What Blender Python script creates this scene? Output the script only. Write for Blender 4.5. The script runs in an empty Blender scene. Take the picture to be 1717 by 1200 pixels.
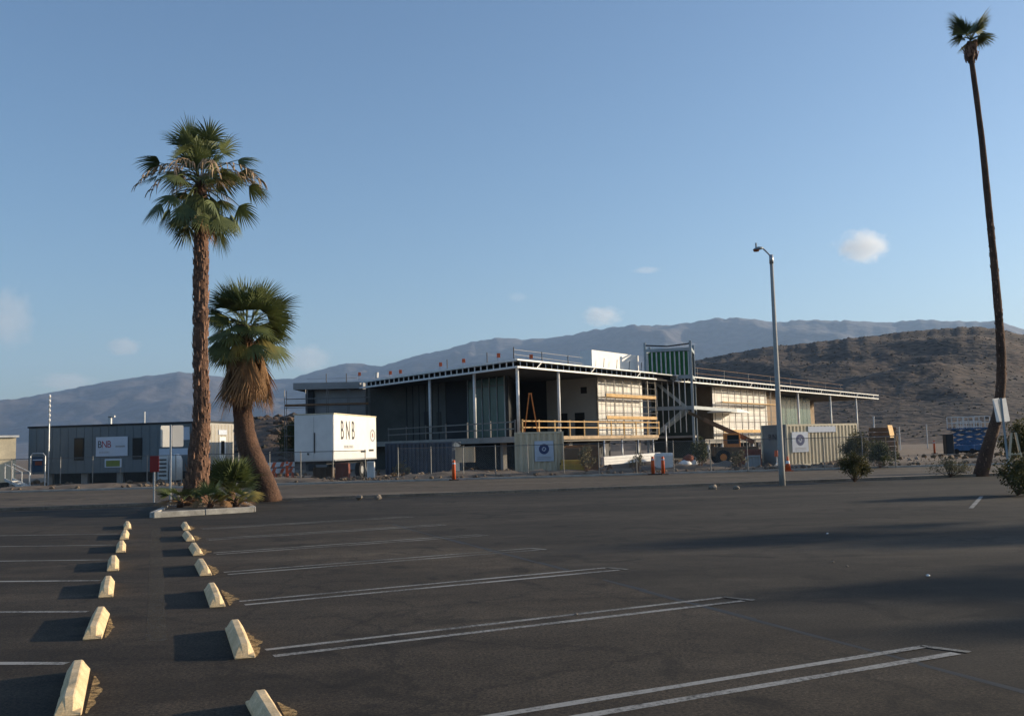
import bpy, bmesh, math, random
from mathutils import Vector, Matrix, noise
random.seed(7)
S = bpy.context.scene
COL = S.collection
R = math.radians

# ------------------------------------------------------------ camera
FPX, CAMH, CX, CY = 1650.0, 1.72, 858.5, 600.0
PITCH, ROLL = math.atan(148.6/FPX), R(1.45)
_f = Vector((0, math.cos(PITCH), math.sin(PITCH)))
_r0 = Vector((1, 0, 0)); _u0 = Vector((0, -math.sin(PITCH), math.cos(PITCH)))
_r = _r0*math.cos(ROLL) - _u0*math.sin(ROLL)
_u = _u0*math.cos(ROLL) + _r0*math.sin(ROLL)
CAM = Vector((0, 0, CAMH))
cd = bpy.data.cameras.new('camera'); cam = bpy.data.objects.new('camera', cd); COL.objects.link(cam)
cd.sensor_width = 36.0; cd.lens = 36.0*FPX/1717.0; cd.clip_start = 0.1; cd.clip_end = 60000
m = Matrix((_r, _u, -_f)).transposed().to_4x4(); m.translation = CAM
cam.matrix_world = m
S.camera = cam

def ray(x, y): return _f + _r*((x-CX)/FPX) - _u*((y-CY)/FPX)
def G(x, y, z=0.0):
    """where the sight line of a photograph point meets the level z"""
    d = ray(x, y); return CAM + d*((z-CAMH)/d.z)
def P(x, y, Y):
    """the point at distance Y ahead on that sight line"""
    d = ray(x, y); return CAM + d*(Y/d.y)

# ------------------------------------------------------------ sky and sun
SUN_AZ, SUN_EL = R(14), R(12)          # 14 degrees ahead of straight right
sd = Vector((math.cos(SUN_AZ)*math.cos(SUN_EL), math.sin(SUN_AZ)*math.cos(SUN_EL), math.sin(SUN_EL)))
W = bpy.data.worlds.new('World'); S.world = W; W.use_nodes = True
nt = W.node_tree; nt.nodes.clear()
sky = nt.nodes.new('ShaderNodeTexSky'); sky.sky_type = 'NISHITA'; sky.sun_disc = False
sky.sun_elevation = SUN_EL; sky.sun_rotation = math.atan2(sd.x, sd.y)
sky.altitude = 0; sky.air_density = 1.0; sky.dust_density = 1.4; sky.ozone_density = 3.3
bg = nt.nodes.new('ShaderNodeBackground'); bg.inputs[1].default_value = 0.118
wo = nt.nodes.new('ShaderNodeOutputWorld')
nt.links.new(sky.outputs[0], bg.inputs[0]); nt.links.new(bg.outputs[0], wo.inputs[0])
sl = bpy.data.lights.new('sun', 'SUN'); sl.energy = 5.0; sl.angle = R(0.5); sl.color = (1.0, 0.83, 0.60)
so = bpy.data.objects.new('sun', sl); COL.objects.link(so); so.location = sd*200
so.rotation_euler = sd.to_track_quat('Z', 'Y').to_euler()
S.view_settings.view_transform = 'Standard'; S.view_settings.look = 'None'
S.view_settings.exposure = 0.66; S.view_settings.gamma = 1.0
S.render.engine = 'CYCLES'
S.cycles.use_denoising = True
S.cycles.max_bounces = 6; S.cycles.volume_bounces = 1; S.cycles.transparent_max_bounces = 12
S.cycles.volume_step_rate = 1.0; S.cycles.caustics_reflective = False; S.cycles.caustics_refractive = False

# ------------------------------------------------------------ materials
def N(t, kind, **kw):
    n = t.nodes.new(kind)
    for k, v in kw.items():
        if isinstance(k, str) and k.startswith('i_'): n.inputs[k[2:]].default_value = v
        else: setattr(n, k, v)
    return n
MATS = {}
def mat(name, col, rough=0.8, var=0.25, scale=3.0, bump=0.0, bscale=None, metal=0.0, fine=0.0, col2=None, transl=0.0, spec=0.4, coord='Object', bdist=0.05):
    """noise-varied surface: colour moves between col and col2 (or a darker col)"""
    if name in MATS: return MATS[name]
    M = bpy.data.materials.new(name); M.use_nodes = True; t = M.node_tree; L = t.links.new
    b = t.nodes['Principled BSDF']; b.inputs['Roughness'].default_value = rough; b.inputs['Metallic'].default_value = metal
    b.inputs['Specular IOR Level'].default_value = spec
    tc = N(t, 'ShaderNodeTexCoord')
    src = tc.outputs['Object']
    if coord == 'World':
        g = N(t, 'ShaderNodeNewGeometry'); src = g.outputs['Position']
    n1 = N(t, 'ShaderNodeTexNoise', i_Scale=scale, i_Detail=6.0, i_Roughness=0.6); L(src, n1.inputs['Vector'])
    cr = N(t, 'ShaderNodeValToRGB')
    c2 = col2 if col2 else tuple(c*(1-var*1.4) for c in col)
    cr.color_ramp.elements[0].position = 0.32; cr.color_ramp.elements[1].position = 0.68
    cr.color_ramp.elements[0].color = (*c2, 1); cr.color_ramp.elements[1].color = (*col, 1)
    L(n1.outputs['Fac'], cr.inputs['Fac'])
    out = cr.outputs['Color']
    if fine > 0:
        n2 = N(t, 'ShaderNodeTexNoise', i_Scale=scale*14, i_Detail=3.0); L(src, n2.inputs['Vector'])
        mr = N(t, 'ShaderNodeMapRange'); mr.inputs[1].default_value = 0.3; mr.inputs[2].default_value = 0.7
        mr.inputs[3].default_value = 1-fine; mr.inputs[4].default_value = 1+fine; L(n2.outputs['Fac'], mr.inputs[0])
        mx = N(t, 'ShaderNodeVectorMath', operation='SCALE'); L(out, mx.inputs[0]); L(mr.outputs[0], mx.inputs['Scale']); out = mx.outputs[0]
    L(out, b.inputs['Base Color'])
    if bump > 0:
        n3 = N(t, 'ShaderNodeTexNoise', i_Scale=bscale or scale*6, i_Detail=5.0); L(src, n3.inputs['Vector'])
        bp = N(t, 'ShaderNodeBump', i_Strength=bump, i_Distance=bdist); L(n3.outputs['Fac'], bp.inputs['Height']); L(bp.outputs[0], b.inputs['Normal'])
    if transl > 0:
        tr = N(t, 'ShaderNodeBsdfTranslucent'); L(out, tr.inputs[0])
        ms = N(t, 'ShaderNodeMixShader', i_Fac=transl); L(b.outputs[0], ms.inputs[1]); L(tr.outputs[0], ms.inputs[2])
        L(ms.outputs[0], t.nodes['Material Output'].inputs[0])
    MATS[name] = M
    return M

# ------------------------------------------------------------ mesh helpers
class MB:
    def __init__(s): s.v = []; s.f = []
    def add(s, vs, fs):
        o = len(s.v); s.v += [Vector(v) for v in vs]; s.f += [tuple(i+o for i in f) for f in fs]; return s
    def box(s, c, size, rz=0.0, mtx=None):
        hx, hy, hz = size[0]/2, size[1]/2, size[2]/2
        vs = [Vector((x, y, z)) for z in (-hz, hz) for y in (-hy, hy) for x in (-hx, hx)]
        q = mtx if mtx is not None else Matrix.Rotation(rz, 3, 'Z')
        return s.add([q @ v + Vector(c) for v in vs], [(0,2,3,1),(4,5,7,6),(0,1,5,4),(2,6,7,3),(0,4,6,2),(1,3,7,5)])
    def beam(s, a, b, w, h):
        a, b = Vector(a), Vector(b); d = (b-a); L = d.length
        if L < 1e-6: return s
        d.normalize(); up = Vector((0,0,1)) if abs(d.z) < 0.95 else Vector((0,1,0))
        y = up.cross(d).normalized(); z = d.cross(y)
        q = Matrix((d, y, z)).transposed()
        return s.box((a+b)/2, (L, w, h), mtx=q)
    def tube(s, pts, rad, n=8, cap=True):
        pts = [Vector(p) for p in pts]
        if not isinstance(rad, (list, tuple)): rad = [rad]*len(pts)
        o = len(s.v); prev = None
        for i, p in enumerate(pts):
            d = (pts[min(i+1, len(pts)-1)] - pts[max(i-1, 0)]).normalized()
            if prev is None:
                ref = Vector((1,0,0)) if abs(d.x) < 0.9 else Vector((0,1,0))
                x = (ref - d*ref.dot(d)).normalized()
            else:
                x = (prev - d*prev.dot(d)).normalized()
            prev = x; y = d.cross(x)
            for k in range(n):
                a = 2*math.pi*k/n
                s.v.append(p + (x*math.cos(a) + y*math.sin(a))*rad[i])
        for i in range(len(pts)-1):
            for k in range(n):
                k2 = (k+1) % n
                s.f.append((o+i*n+k, o+i*n+k2, o+(i+1)*n+k2, o+(i+1)*n+k))
        if cap:
            s.f.append(tuple(o+k for k in reversed(range(n))))
            s.f.append(tuple(o+(len(pts)-1)*n+k for k in range(n)))
        return s
    def prism(s, poly, z0, z1):
        """vertical prism over a counter-clockwise polygon"""
        n = len(poly)
        vs = [(p[0], p[1], z0) for p in poly] + [(p[0], p[1], z1) for p in poly]
        fs = [tuple(reversed(range(n))), tuple(range(n, 2*n))] + [(i, (i+1) % n, n+(i+1) % n, n+i) for i in range(n)]
        return s.add(vs, fs)
    def quad(s, a, b, c, d): return s.add([a, b, c, d], [(0,1,2,3)])
    def rock(s, c, r, seed=0, flat=0.7, sub=1):
        bm = bmesh.new(); bmesh.ops.create_icosphere(bm, subdivisions=sub, radius=1)
        vs = []
        for v in bm.verts:
            k = 1+0.45*noise.noise(v.co*1.3+Vector((seed*3.1, seed*1.7, seed)))
            vs.append(Vector((v.co.x*k*r, v.co.y*k*r*0.85, v.co.z*k*r*flat)) + Vector(c))
        fs = [tuple(v.index for v in f.verts) for f in bm.faces]; bm.free()
        return s.add(vs, fs)
    def mesh(s, name, origin=(0,0,0)):
        me = bpy.data.meshes.new(name); o = Vector(origin)
        me.from_pydata([tuple(v-o) for v in s.v], [], s.f); me.update(); return me
    def build(s, name, material, parent=None, smooth=False, origin=None, bevel=0.0, label=None, kind=None):
        o = origin if origin is not None else (world_loc(parent) if parent else (0,0,0))
        me = s.mesh(name, o); ob = bpy.data.objects.new(name, me); COL.objects.link(ob)
        me.materials.append(material)
        if smooth: me.polygons.foreach_set('use_smooth', [True]*len(me.polygons))
        if parent: ob.parent = parent
        else: ob.location = o
        if bevel:
            md = ob.modifiers.new('bevel', 'BEVEL'); md.width = bevel; md.segments = 2; md.limit_method = 'ANGLE'
        if label: ob['label'] = label
        if kind: ob['kind'] = kind
        return ob
def world_loc(o):
    v = Vector((0,0,0))
    while o: v += o.location; o = o.parent
    return v
def thing(name, label, cat, loc, group=None):
    o = bpy.data.objects.new(name, None); COL.objects.link(o); o.location = Vector(loc); o.empty_display_size = 0.3
    return tag(o, label, cat, group)
def tag(o, label, cat, group=None):
    o['label'] = label; o['category'] = cat
    if group: o['group'] = group
    return o
def struct(o, kind='structure', label=None):
    o['kind'] = kind
    if label: o['label'] = label
    return o
def copy_tree(o, parent=None):
    c = o.copy(); COL.objects.link(c); c.parent = parent
    for ch in list(o.children): copy_tree(ch, c)
    return c
def text_mesh(s, size, at, right, up, material, name, parent, spacing=1.0, sx=1.0, extrude=0.002, align='CENTER'):
    cu = bpy.data.curves.new(name, 'FONT'); cu.body = s; cu.size = size; cu.align_x = align; cu.align_y = 'CENTER'
    cu.space_character = spacing; cu.extrude = extrude; cu.resolution_u = 3
    to = bpy.data.objects.new(name+'_src', cu); COL.objects.link(to)
    dg = bpy.context.evaluated_depsgraph_get(); me = bpy.data.meshes.new_from_object(to.evaluated_get(dg))
    bpy.data.objects.remove(to); bpy.data.curves.remove(cu)
    right, up = Vector(right).normalized(), Vector(up).normalized(); nrm = right.cross(up)
    o = Vector(at) - world_loc(parent)
    for v in me.vertices: v.co = right*(v.co.x*sx) + up*v.co.y + nrm*v.co.z + o
    me.materials.clear(); me.materials.append(material)
    ob = bpy.data.objects.new(name, me); COL.objects.link(ob); ob.parent = parent
    return ob

# ------------------------------------------------------------ ground, lot, road
def lot_edge(x): return 37.2 + 0.215*x          # lot / verge boundary
def road_far(x): return 54.0 + 0.10*x
def asphalt(name, base, speck, tint, crack=0.0, blot=0.35):
    M = bpy.data.materials.new(name); M.use_nodes = True; t = M.node_tree; L = t.links.new
    b = t.nodes['Principled BSDF']; b.inputs['Roughness'].default_value = 0.9; b.inputs['Specular IOR Level'].default_value = 0.25
    g = N(t, 'ShaderNodeNewGeometry'); src = g.outputs['Position']
    big = N(t, 'ShaderNodeTexNoise', i_Scale=0.35, i_Detail=5.0, i_Roughness=0.65)
    mp = N(t, 'ShaderNodeMapping'); mp.inputs['Rotation'].default_value = (0, 0, R(-24)); mp.inputs['Scale'].default_value = (0.35, 1.0, 1.0)
    L(src, mp.inputs['Vector']); L(mp.outputs[0], big.inputs['Vector'])
    fine = N(t, 'ShaderNodeTexNoise', i_Scale=38.0, i_Detail=5.0, i_Roughness=0.85); L(src, fine.inputs['Vector'])
    mid = N(t, 'ShaderNodeTexNoise', i_Scale=2.2, i_Detail=6.0, i_Roughness=0.7); L(src, mid.inputs['Vector'])
    def rng(n, lo, hi, a=0.3, c=0.7):
        q = N(t, 'ShaderNodeMapRange'); q.inputs[1].default_value = a; q.inputs[2].default_value = c
        q.inputs[3].default_value = lo; q.inputs[4].default_value = hi; L(n, q.inputs[0]); return q.outputs[0]
    k1 = rng(big.outputs['Fac'], 1-blot, 1+blot, 0.37, 0.63); k2 = rng(fine.outputs['Fac'], max(0.12, 1-speck), 1+speck, 0.36, 0.64); k3 = rng(mid.outputs['Fac'], 0.72, 1.25)
    m1 = N(t, 'ShaderNodeMath', operation='MULTIPLY'); L(k1, m1.inputs[0]); L(k2, m1.inputs[1])
    m2 = N(t, 'ShaderNodeMath', operation='MULTIPLY'); L(m1.outputs[0], m2.inputs[0]); L(k3, m2.inputs[1])
    val = m2.outputs[0]
    oil = N(t, 'ShaderNodeTexNoise', i_Scale=0.8, i_Detail=3.0, i_Distortion=1.2)
    of = N(t, 'ShaderNodeVectorMath', operation='ADD'); L(src, of.inputs[0]); of.inputs[1].default_value = (31.0, 7.0, 2.0); L(of.outputs[0], oil.inputs['Vector'])
    ko = rng(oil.outputs['Fac'], 1.0, 0.5, 0.58, 0.66)
    st = N(t, 'ShaderNodeTexVoronoi', i_Scale=42.0); L(src, st.inputs['Vector'])
    ks = rng(st.outputs['Distance'], 1.0+1.6*min(speck, 1.0), 1.0, 0.10, 0.22)
    dst = N(t, 'ShaderNodeTexNoise', i_Scale=0.22, i_Detail=6.0, i_Roughness=0.7, i_Distortion=0.6); L(mp.outputs[0], dst.inputs['Vector'])
    kd = rng(dst.outputs['Fac'], 0.85, 1.55, 0.48, 0.70)
    mq = N(t, 'ShaderNodeMath', operation='MULTIPLY'); L(ks, mq.inputs[0]); L(kd, mq.inputs[1])
    mv = N(t, 'ShaderNodeMath', operation='MULTIPLY'); L(val, mv.inputs[0]); L(mq.outputs[0], mv.inputs[1]); val = mv.outputs[0]
    m0 = N(t, 'ShaderNodeMath', operation='MULTIPLY'); L(val, m0.inputs[0]); L(ko, m0.inputs[1]); val = m0.outputs[0]
    if crack > 0:
        vo = N(t, 'ShaderNodeTexVoronoi', feature='DISTANCE_TO_EDGE', i_Scale=0.42)
        dv = N(t, 'ShaderNodeVectorMath', operation='MULTIPLY_ADD'); L(mid.outputs['Color'], dv.inputs[0]); dv.inputs[1].default_value = (0.9, 0.9, 0); L(src, dv.inputs[2])
        L(dv.outputs[0], vo.inputs['Vector'])
        ck = rng(vo.outputs['Distance'], 1-crack, 1.0, 0.0, 0.018)
        m3 = N(t, 'ShaderNodeMath', operation='MULTIPLY'); L(val, m3.inputs[0]); L(ck, m3.inputs[1]); val = m3.outputs[0]
    mixc = N(t, 'ShaderNodeMix', data_type='RGBA'); L(big.outputs['Fac'], mixc.inputs[0])
    mixc.inputs[6].default_value = (base*tint[0], base*tint[1], base*tint[2], 1); mixc.inputs[7].default_value = (base*1.12, base*0.93, base*0.70, 1)
    sc = N(t, 'ShaderNodeVectorMath', operation='SCALE'); L(mixc.outputs[2], sc.inputs[0]); L(val, sc.inputs['Scale']); L(sc.outputs[0], b.inputs['Base Color'])
    bp = N(t, 'ShaderNodeBump', i_Strength=0.35, i_Distance=0.01); L(fine.outputs['Fac'], bp.inputs['Height']); L(bp.outputs[0], b.inputs['Normal'])
    return M
M_lot = asphalt('lot_asphalt', 0.028, 0.8, (1.35, 1.0, 0.66), 0.3, 0.45)
M_bay = asphalt('bay_asphalt', 0.029, 1.3, (1.5, 1.0, 0.55), 0.45, 0.45)
M_road = asphalt('road_asphalt', 0.085, 0.25, (1.4, 1.0, 0.64), 0.2, 0.15)
M_dirt = mat('desert_dirt', (0.25, 0.18, 0.12), 0.95, scale=0.25, fine=0.3, col2=(0.15, 0.105, 0.07), bump=0.6, bscale=3.0, coord='World')
M_conc = mat('concrete_kerb', (0.46, 0.43, 0.38), 0.9, 0.25, 2.0, bump=0.2, fine=0.12)
M_kerbp = mat('kerb_white_paint', (0.50, 0.47, 0.41), 0.8, 0.35, 3.0, fine=0.15)
M_sand = mat('ochre_sand', (0.50, 0.33, 0.14), 0.95, 0.4, 8.0, fine=0.3)

def dusty(M, lo, hi):
    t = M.node_tree; L = t.links.new; b = t.nodes['Principled BSDF']
    g = N(t, 'ShaderNodeNewGeometry'); nz = N(t, 'ShaderNodeTexNoise', i_Scale=14.0, i_Detail=6.0, i_Roughness=0.75); L(g.outputs['Position'], nz.inputs['Vector'])
    mr = N(t, 'ShaderNodeMapRange'); mr.inputs[1].default_value = lo; mr.inputs[2].default_value = hi; L(nz.outputs['Fac'], mr.inputs[0])
    tr = N(t, 'ShaderNodeBsdfTransparent'); ms = N(t, 'ShaderNodeMixShader'); L(mr.outputs[0], ms.inputs[0]); L(tr.outputs[0], ms.inputs[1]); L(b.outputs[0], ms.inputs[2])
    L(ms.outputs[0], t.nodes['Material Output'].inputs[0])
dusty(M_sand, 0.30, 0.62)

gd = MB(); ext = 10500.0
gd.quad((-ext, -ext, -0.03), (ext, -ext, -0.03), (ext, ext, -0.03), (-ext, ext, -0.03))
ground = struct(gd.build('ground', M_dirt), label='bare brown desert dirt around the lot and building site')

lot = MB()
lot.add([(-60, -14, 0), (60, -14, 0), (60, lot_edge(60), 0), (-60, lot_edge(-60), 0)], [(0,1,2,3)])
parking = struct(lot.build('parking_lot', M_lot), label='dark worn asphalt parking lot')
ROWD = Vector((-0.348, 0.937, 0))             # the direction both rows of stops run in
BAYD = Vector((0.893, 0.45, 0)).normalized()
# older coarse asphalt of the right bay, its outer edge a seam
e0, e1 = G(1710, 1156), G(1041, 980)
sd_ = (e1-e0).normalized()
eA = e0 - sd_*9; eB = e1 + sd_*11.5
bay = MB().add([(-6.0, 1.0, 0.003), (eA.x, eA.y, 0.004), (eB.x, eB.y, 0.004), (-8.6, 24.6, 0.004), (-18, 26.5, 0.004), (-18, 1.0, 0.004)], [(0,1,2,3,4,5)])
bay.build('asphalt_bay', M_bay, parking)
M_tar = mat('tar_seam', (0.022, 0.02, 0.018), 0.7, 0.3, 2.0)
sm = MB(); pts = [eA + (eB-eA)*(k/24) for k in range(25)]; nn = Vector((sd_.y, -sd_.x, 0))
for k in range(24):
    w0, w1 = 0.02+0.035*random.random(), 0.02+0.035*random.random()
    if random.random() < 0.12: continue
    a, b_ = pts[k], pts[k+1]; j = nn*random.uniform(-0.03, 0.03)
    sm.quad(a-nn*w0+j+Vector((0,0,.0045)), a+nn*w0+j+Vector((0,0,.0045)), b_+nn*w1+j+Vector((0,0,.0045)), b_-nn*w1+j+Vector((0,0,.0045)))
sm.build('tar_seam', M_tar, parking)

def paint_mat(name, wear, col=(0.60, 0.59, 0.56)):
    M = bpy.data.materials.new(name); M.use_nodes = True; t = M.node_tree; L = t.links.new
    b = t.nodes['Principled BSDF']; b.inputs['Roughness'].default_value = 0.85
    g = N(t, 'ShaderNodeNewGeometry')
    n1 = N(t, 'ShaderNodeTexNoise', i_Scale=26.0, i_Detail=6.0, i_Roughness=0.8); L(g.outputs['Position'], n1.inputs['Vector'])
    n2 = N(t, 'ShaderNodeTexNoise', i_Scale=1.2, i_Detail=3.0); L(g.outputs['Position'], n2.inputs['Vector'])
    ad = N(t, 'ShaderNodeMath', operation='MULTIPLY_ADD'); L(n2.outputs['Fac'], ad.inputs[0]); ad.inputs[1].default_value = 0.6; L(n1.outputs['Fac'], ad.inputs[2])
    cr = N(t, 'ShaderNodeValToRGB'); cr.color_ramp.elements[0].position = wear; cr.color_ramp.elements[1].position = wear+0.18
    cr.color_ramp.elements[0].color = (0.055, 0.052, 0.046, 1); cr.color_ramp.elements[1].color = (*col, 1)
    L(ad.outputs[0], cr.inputs['Fac']); L(cr.outputs['Color'], b.inputs['Base Color'])
    return M
M_paint = paint_mat('stall_paint', 0.66, (0.31, 0.295, 0.265)); M_paintw = paint_mat('stall_paint_worn', 0.70, (0.25, 0.24, 0.21))
def line(a, b, w, material, z=0.006, name='stall_line'):
    a, b = Vector(a), Vector(b); d = (b-a).normalized(); q = Vector((-d.y, d.x, 0))*w/2; zz = Vector((0,0,z))
    mb = MB(); k = max(2, int((b-a).length/0.4))
    for i in range(k+1):
        p = a+(b-a)*(i/k); jl = q*(1+random.uniform(-.12,.12)); mb.v += [p+jl+zz, p-jl+zz]
    for i in range(k): mb.f.append((2*i, 2*i+1, 2*i+3, 2*i+2))
    mb.build(name, material, parking)
for k in range(-1, 6):
    st = Vector((-2.155, 8.675, 0)) + Vector((-1.03, 2.88, 0))*k
    if k == -1: st = Vector((-1.12, 5.85, 0))
    q = Vector((-BAYD.y, BAYD.x, 0))*0.155; e = st + BAYD*5.05
    mm = M_paint if k < 2 else M_paintw
    line(st+q, e+q*1.0, 0.09, mm); line(st-q, e-q, 0.09, mm)
    line(e+q*1.2, e-q*1.2+BAYD*0.12, 0.075, M_paintw)
for k in range(-1, 6):
    st = Vector((-3.80, 8.45, 0)) + Vector((-1.02, 2.76, 0))*k
    line(st, st+Vector((-0.99, 0.12, 0))*5.0, 0.10, M_paint if k < 3 else M_paintw)
# far bay on the right: short white stroke
line(G(1628, 852), G(1646, 832), 0.10, M_paint)
# dusty joint between the two rows of stops
M_joint = mat('dusty_joint', (0.12, 0.10, 0.072), 0.95, 0.3, 3.0); dusty(M_joint, 0.36, 0.85)
a, b_ = G(262, 886), G(262, 1075)
line(a, b_, 0.20, M_joint, 0.005, 'dusty_joint')

# verge between lot and road, with a low kerb on the lot side
vx = [-60+4*i for i in range(31)]
ve = MB()
for i in range(len(vx)-1):
    x0, x1 = vx[i], vx[i+1]
    w0 = 1.0 if x0 < 9 else min(2.4, 1.0+(x0-9)*0.16); w1 = 1.0 if x1 < 9 else min(2.4, 1.0+(x1-9)*0.16)
    ve.quad((x0, lot_edge(x0)+.16, .06), (x1, lot_edge(x1)+.16, .06), (x1, lot_edge(x1)+w1, .05), (x0, lot_edge(x0)+w0, .05))
struct(ve.build('verge', M_dirt), label='narrow strip of bare dirt between lot and road')
M_kerbr = mat('worn_kerb', (0.30, 0.235, 0.175), 0.9, 0.35, 1.0, fine=0.2, coord='World')
kb = MB(); 
for i in range(len(vx)-1):
    x0, x1 = vx[i], vx[i+1]
    d = Vector((x1-x0, lot_edge(x1)-lot_edge(x0), 0))
    kb.beam((x0+.01, lot_edge(x0)+.08, .04), (x1-.01, lot_edge(x1)+.08, .04), .15, .12)
struct(kb.build('kerb', M_kerbr), label='low worn kerb at the far edge of the lot')
rd = MB()
for i in range(len(vx)-1):
    x0, x1 = vx[i]*2, vx[i+1]*2
    rd.quad((x0, lot_edge(x0)+1.0, .0), (x1, lot_edge(x1)+1.0, .0), (x1, road_far(x1), .0), (x0, road_far(x0), .0))
struct(rd.build('road', M_road), label='sun-bleached two-lane asphalt road in front of the fence')
sh = MB()
for i in range(len(vx)-1):
    x0, x1 = vx[i]*2, vx[i+1]*2
    sh.beam((x0, road_far(x0)+.12, .03), (x1-.02, road_far(x1)+.12, .03), .24, .12)
struct(sh.build('kerb', M_conc), label='pale concrete kerb along the far side of the road')

# ------------------------------------------------------------ wheel stops
M_stop = mat('stop_yellow', (0.78, 0.585, 0.345), 0.85, 0.3, 5.0, bump=0.06, bscale=60, fine=0.2, col2=(0.56, 0.40, 0.21))
def stop_mesh(Ln=1.5, w=0.17, tw=0.065, h=0.115, e=0.11):
    # cross-section runs along local +Y from the end nearest the camera
    def ring(y, k, hh): return [(-w/2*k, y, 0), (w/2*k, y, 0), (w/2*k, y, hh*0.25), (tw/2*k, y, hh), (-tw/2*k, y, hh), (-w/2*k, y, hh*0.25)]
    mb = MB(); rings = [ring(0, 1.0, 0.03)]
    rings[0] = [(-w/2, 0, 0), (w/2, 0, 0), (w/2, 0, h*0.22), (w*0.12, 0.01, h*0.26), (-w*0.12, 0.01, h*0.26), (-w/2, 0, h*0.22)]
    rings.append(ring(e, 1, h)); rings.append(ring(Ln-e, 1, h))
    rings.append([(x, Ln-y, z) for (x, y, z) in rings[0]])
    for r_ in rings: mb.v += [Vector(p) for p in r_]
    for i in range(3):
        for k in range(6):
            k2 = (k+1) % 6; mb.f.append((i*6+k2, i*6+k, (i+1)*6+k, (i+1)*6+k2))
    mb.f.append((0,1,2,3,4,5)); mb.f.append((23,22,21,20,19,18))
    return mb
def worn_stop(seed):
    bm = bmesh.new(); bm.from_mesh(stop_mesh().mesh('wheel_stop'))
    bmesh.ops.bevel(bm, geom=list(bm.edges), offset=0.007, segments=1, affect='EDGES')
    bmesh.ops.subdivide_edges(bm, edges=[e for e in bm.edges if e.calc_length() > 0.25], cuts=14, use_grid_fill=True)
    for v in bm.verts:
        q = v.co*9+Vector((seed*5.1, seed, 0)); k = noise.noise(q); ch = max(0.0, noise.noise(v.co*4+Vector((seed*2.7, 9, seed)))-0.28)
        if v.co.z > 0.02: v.co += v.normal*(0.0025*k) - v.normal*ch*0.022
    me = bpy.data.meshes.new('wheel_stop'); bm.to_mesh(me); bm.free(); me.materials.append(M_stop); return me
stop_mes = [worn_stop(s_) for s_ in range(5)]
ordn = ['nearest', 'second nearest', 'third nearest', 'fourth nearest', 'fifth nearest', 'third farthest', 'second farthest', 'farthest']
SL = [Vector((-3.03, 6.72, 0)) + Vector((-1.025, 2.79, 0))*k for k in range(7)]
SR = [Vector((-1.27, 5.58, 0)) + Vector((-1.045, 2.86, 0))*k for k in range(7)]
for side, rows in (('left', SL), ('right', SR)):
    for k, p in enumerate(rows):
        o = bpy.data.objects.new('wheel_stop', stop_mes[(k*3+(side == 'left')) % 5]); COL.objects.link(o); o.location = p + Vector((random.uniform(-.025,.025), random.uniform(-.04,.04), .003))
        o.rotation_euler = (0, 0, math.atan2(-ROWD.x, ROWD.y) + R(random.uniform(-2, 2)))
        w_ = ordn[k] if k < 4 else ['third farthest', 'second farthest', 'farthest'][k-4]
        tag(o, f'{w_} sunlit yellow concrete wheel stop in the {side} row', 'wheel stop', 'yellow wheel stops in two rows')
        if side == 'right' or k in (0, 1):
            # blown sand against the sunny foot of the stop
            mb = MB(); off = 0.10 if side == 'right' else 0.12; ln = 1.4 if side == 'right' else 1.2
            ax = Vector((-ROWD.y*-1, -ROWD.x*1, 0)); ax = Vector((ROWD.y, -ROWD.x, 0))
            a0 = p + ax*off; K = 48
            for i in range(K+1):
                wd = (0.06+0.16*abs(noise.noise(Vector((i*.09, k*3.3, 1.7)))))*math.sin(math.pi*(i+0.4)/(K+0.8))*(1.0 if side == 'right' else .5)
                q = a0 + ROWD*(ln*i/K+.05)
                mb.v += [q + Vector((0,0,.009)), q + ax*(wd+.012) + Vector((0,0,.006))]
            for i in range(K): mb.f.append((2*i, 2*i+1, 2*i+3, 2*i+2))
            mb.build('sand_patch', M_sand, parking)

# ------------------------------------------------------------ far mountains and hills (height fields)
def silhouette(pts):
    out = []
    for x, y in pts:
        d = ray(x, y); out.append((math.atan2(d.x, d.y), d.z/math.hypot(d.x, d.y)))
    return out
def interp(tab, a):
    if a <= tab[0][0]: return tab[0][1]
    for (a0, v0), (a1, v1) in zip(tab, tab[1:]):
        if a <= a1:
            k = (a-a0)/(a1-a0); return v0+(v1-v0)*k
    return tab[-1][1]
def sstep(x): x = max(0, min(1, x)); return x*x*(3-2*x)
def heightfield(name, sil, r0, rr, r1, az0, az1, na, nr, rough, nscale, fall=0.5, jag=0.01):
    mb = MB()
    for i in range(na+1):
        az = az0+(az1-az0)*i/na
        top = max(0.0, interp(sil, az))*rr + CAMH
        for j in range(nr+1):
            r = r0+(r1-r0)*j/nr
            x, y = r*math.sin(az), r*math.cos(az)
            if r <= rr: p = sstep((r-r0)/(rr-r0))**0.9
            else: p = 1-fall*sstep((r-rr)/(r1-rr))
            v = Vector((x/nscale, y/nscale, 0.3))
            g = noise.multi_fractal(v, 0.9, 2.1, 6)  # ~0.5..1.8
            rd_ = 1-abs(noise.fractal(v*0.6, 1.0, 2.0, 5))*2
            k = 1 + rough*((g-1.0)*0.5 + rd_*0.6-0.2)*(1-p)*1.3*min(1, p*4)
            jagk = jag*noise.fractal(Vector((az*90*2, r/nscale*.3, 4.0)), 0.8, 2.0, 5)
            z = top*p*min(k, 1.0/max(p, .05)*0.97 if p < .97 else 1.0)*(1+jagk*p)
            mb.v.append(Vector((x, y, z - 0.5*(1-min(1, p*20)))))
    for i in range(na):
        for j in range(nr):
            a = i*(nr+1)+j; mb.f.append((a, a+nr+1, a+nr+2, a+1))
    return mb
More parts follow.
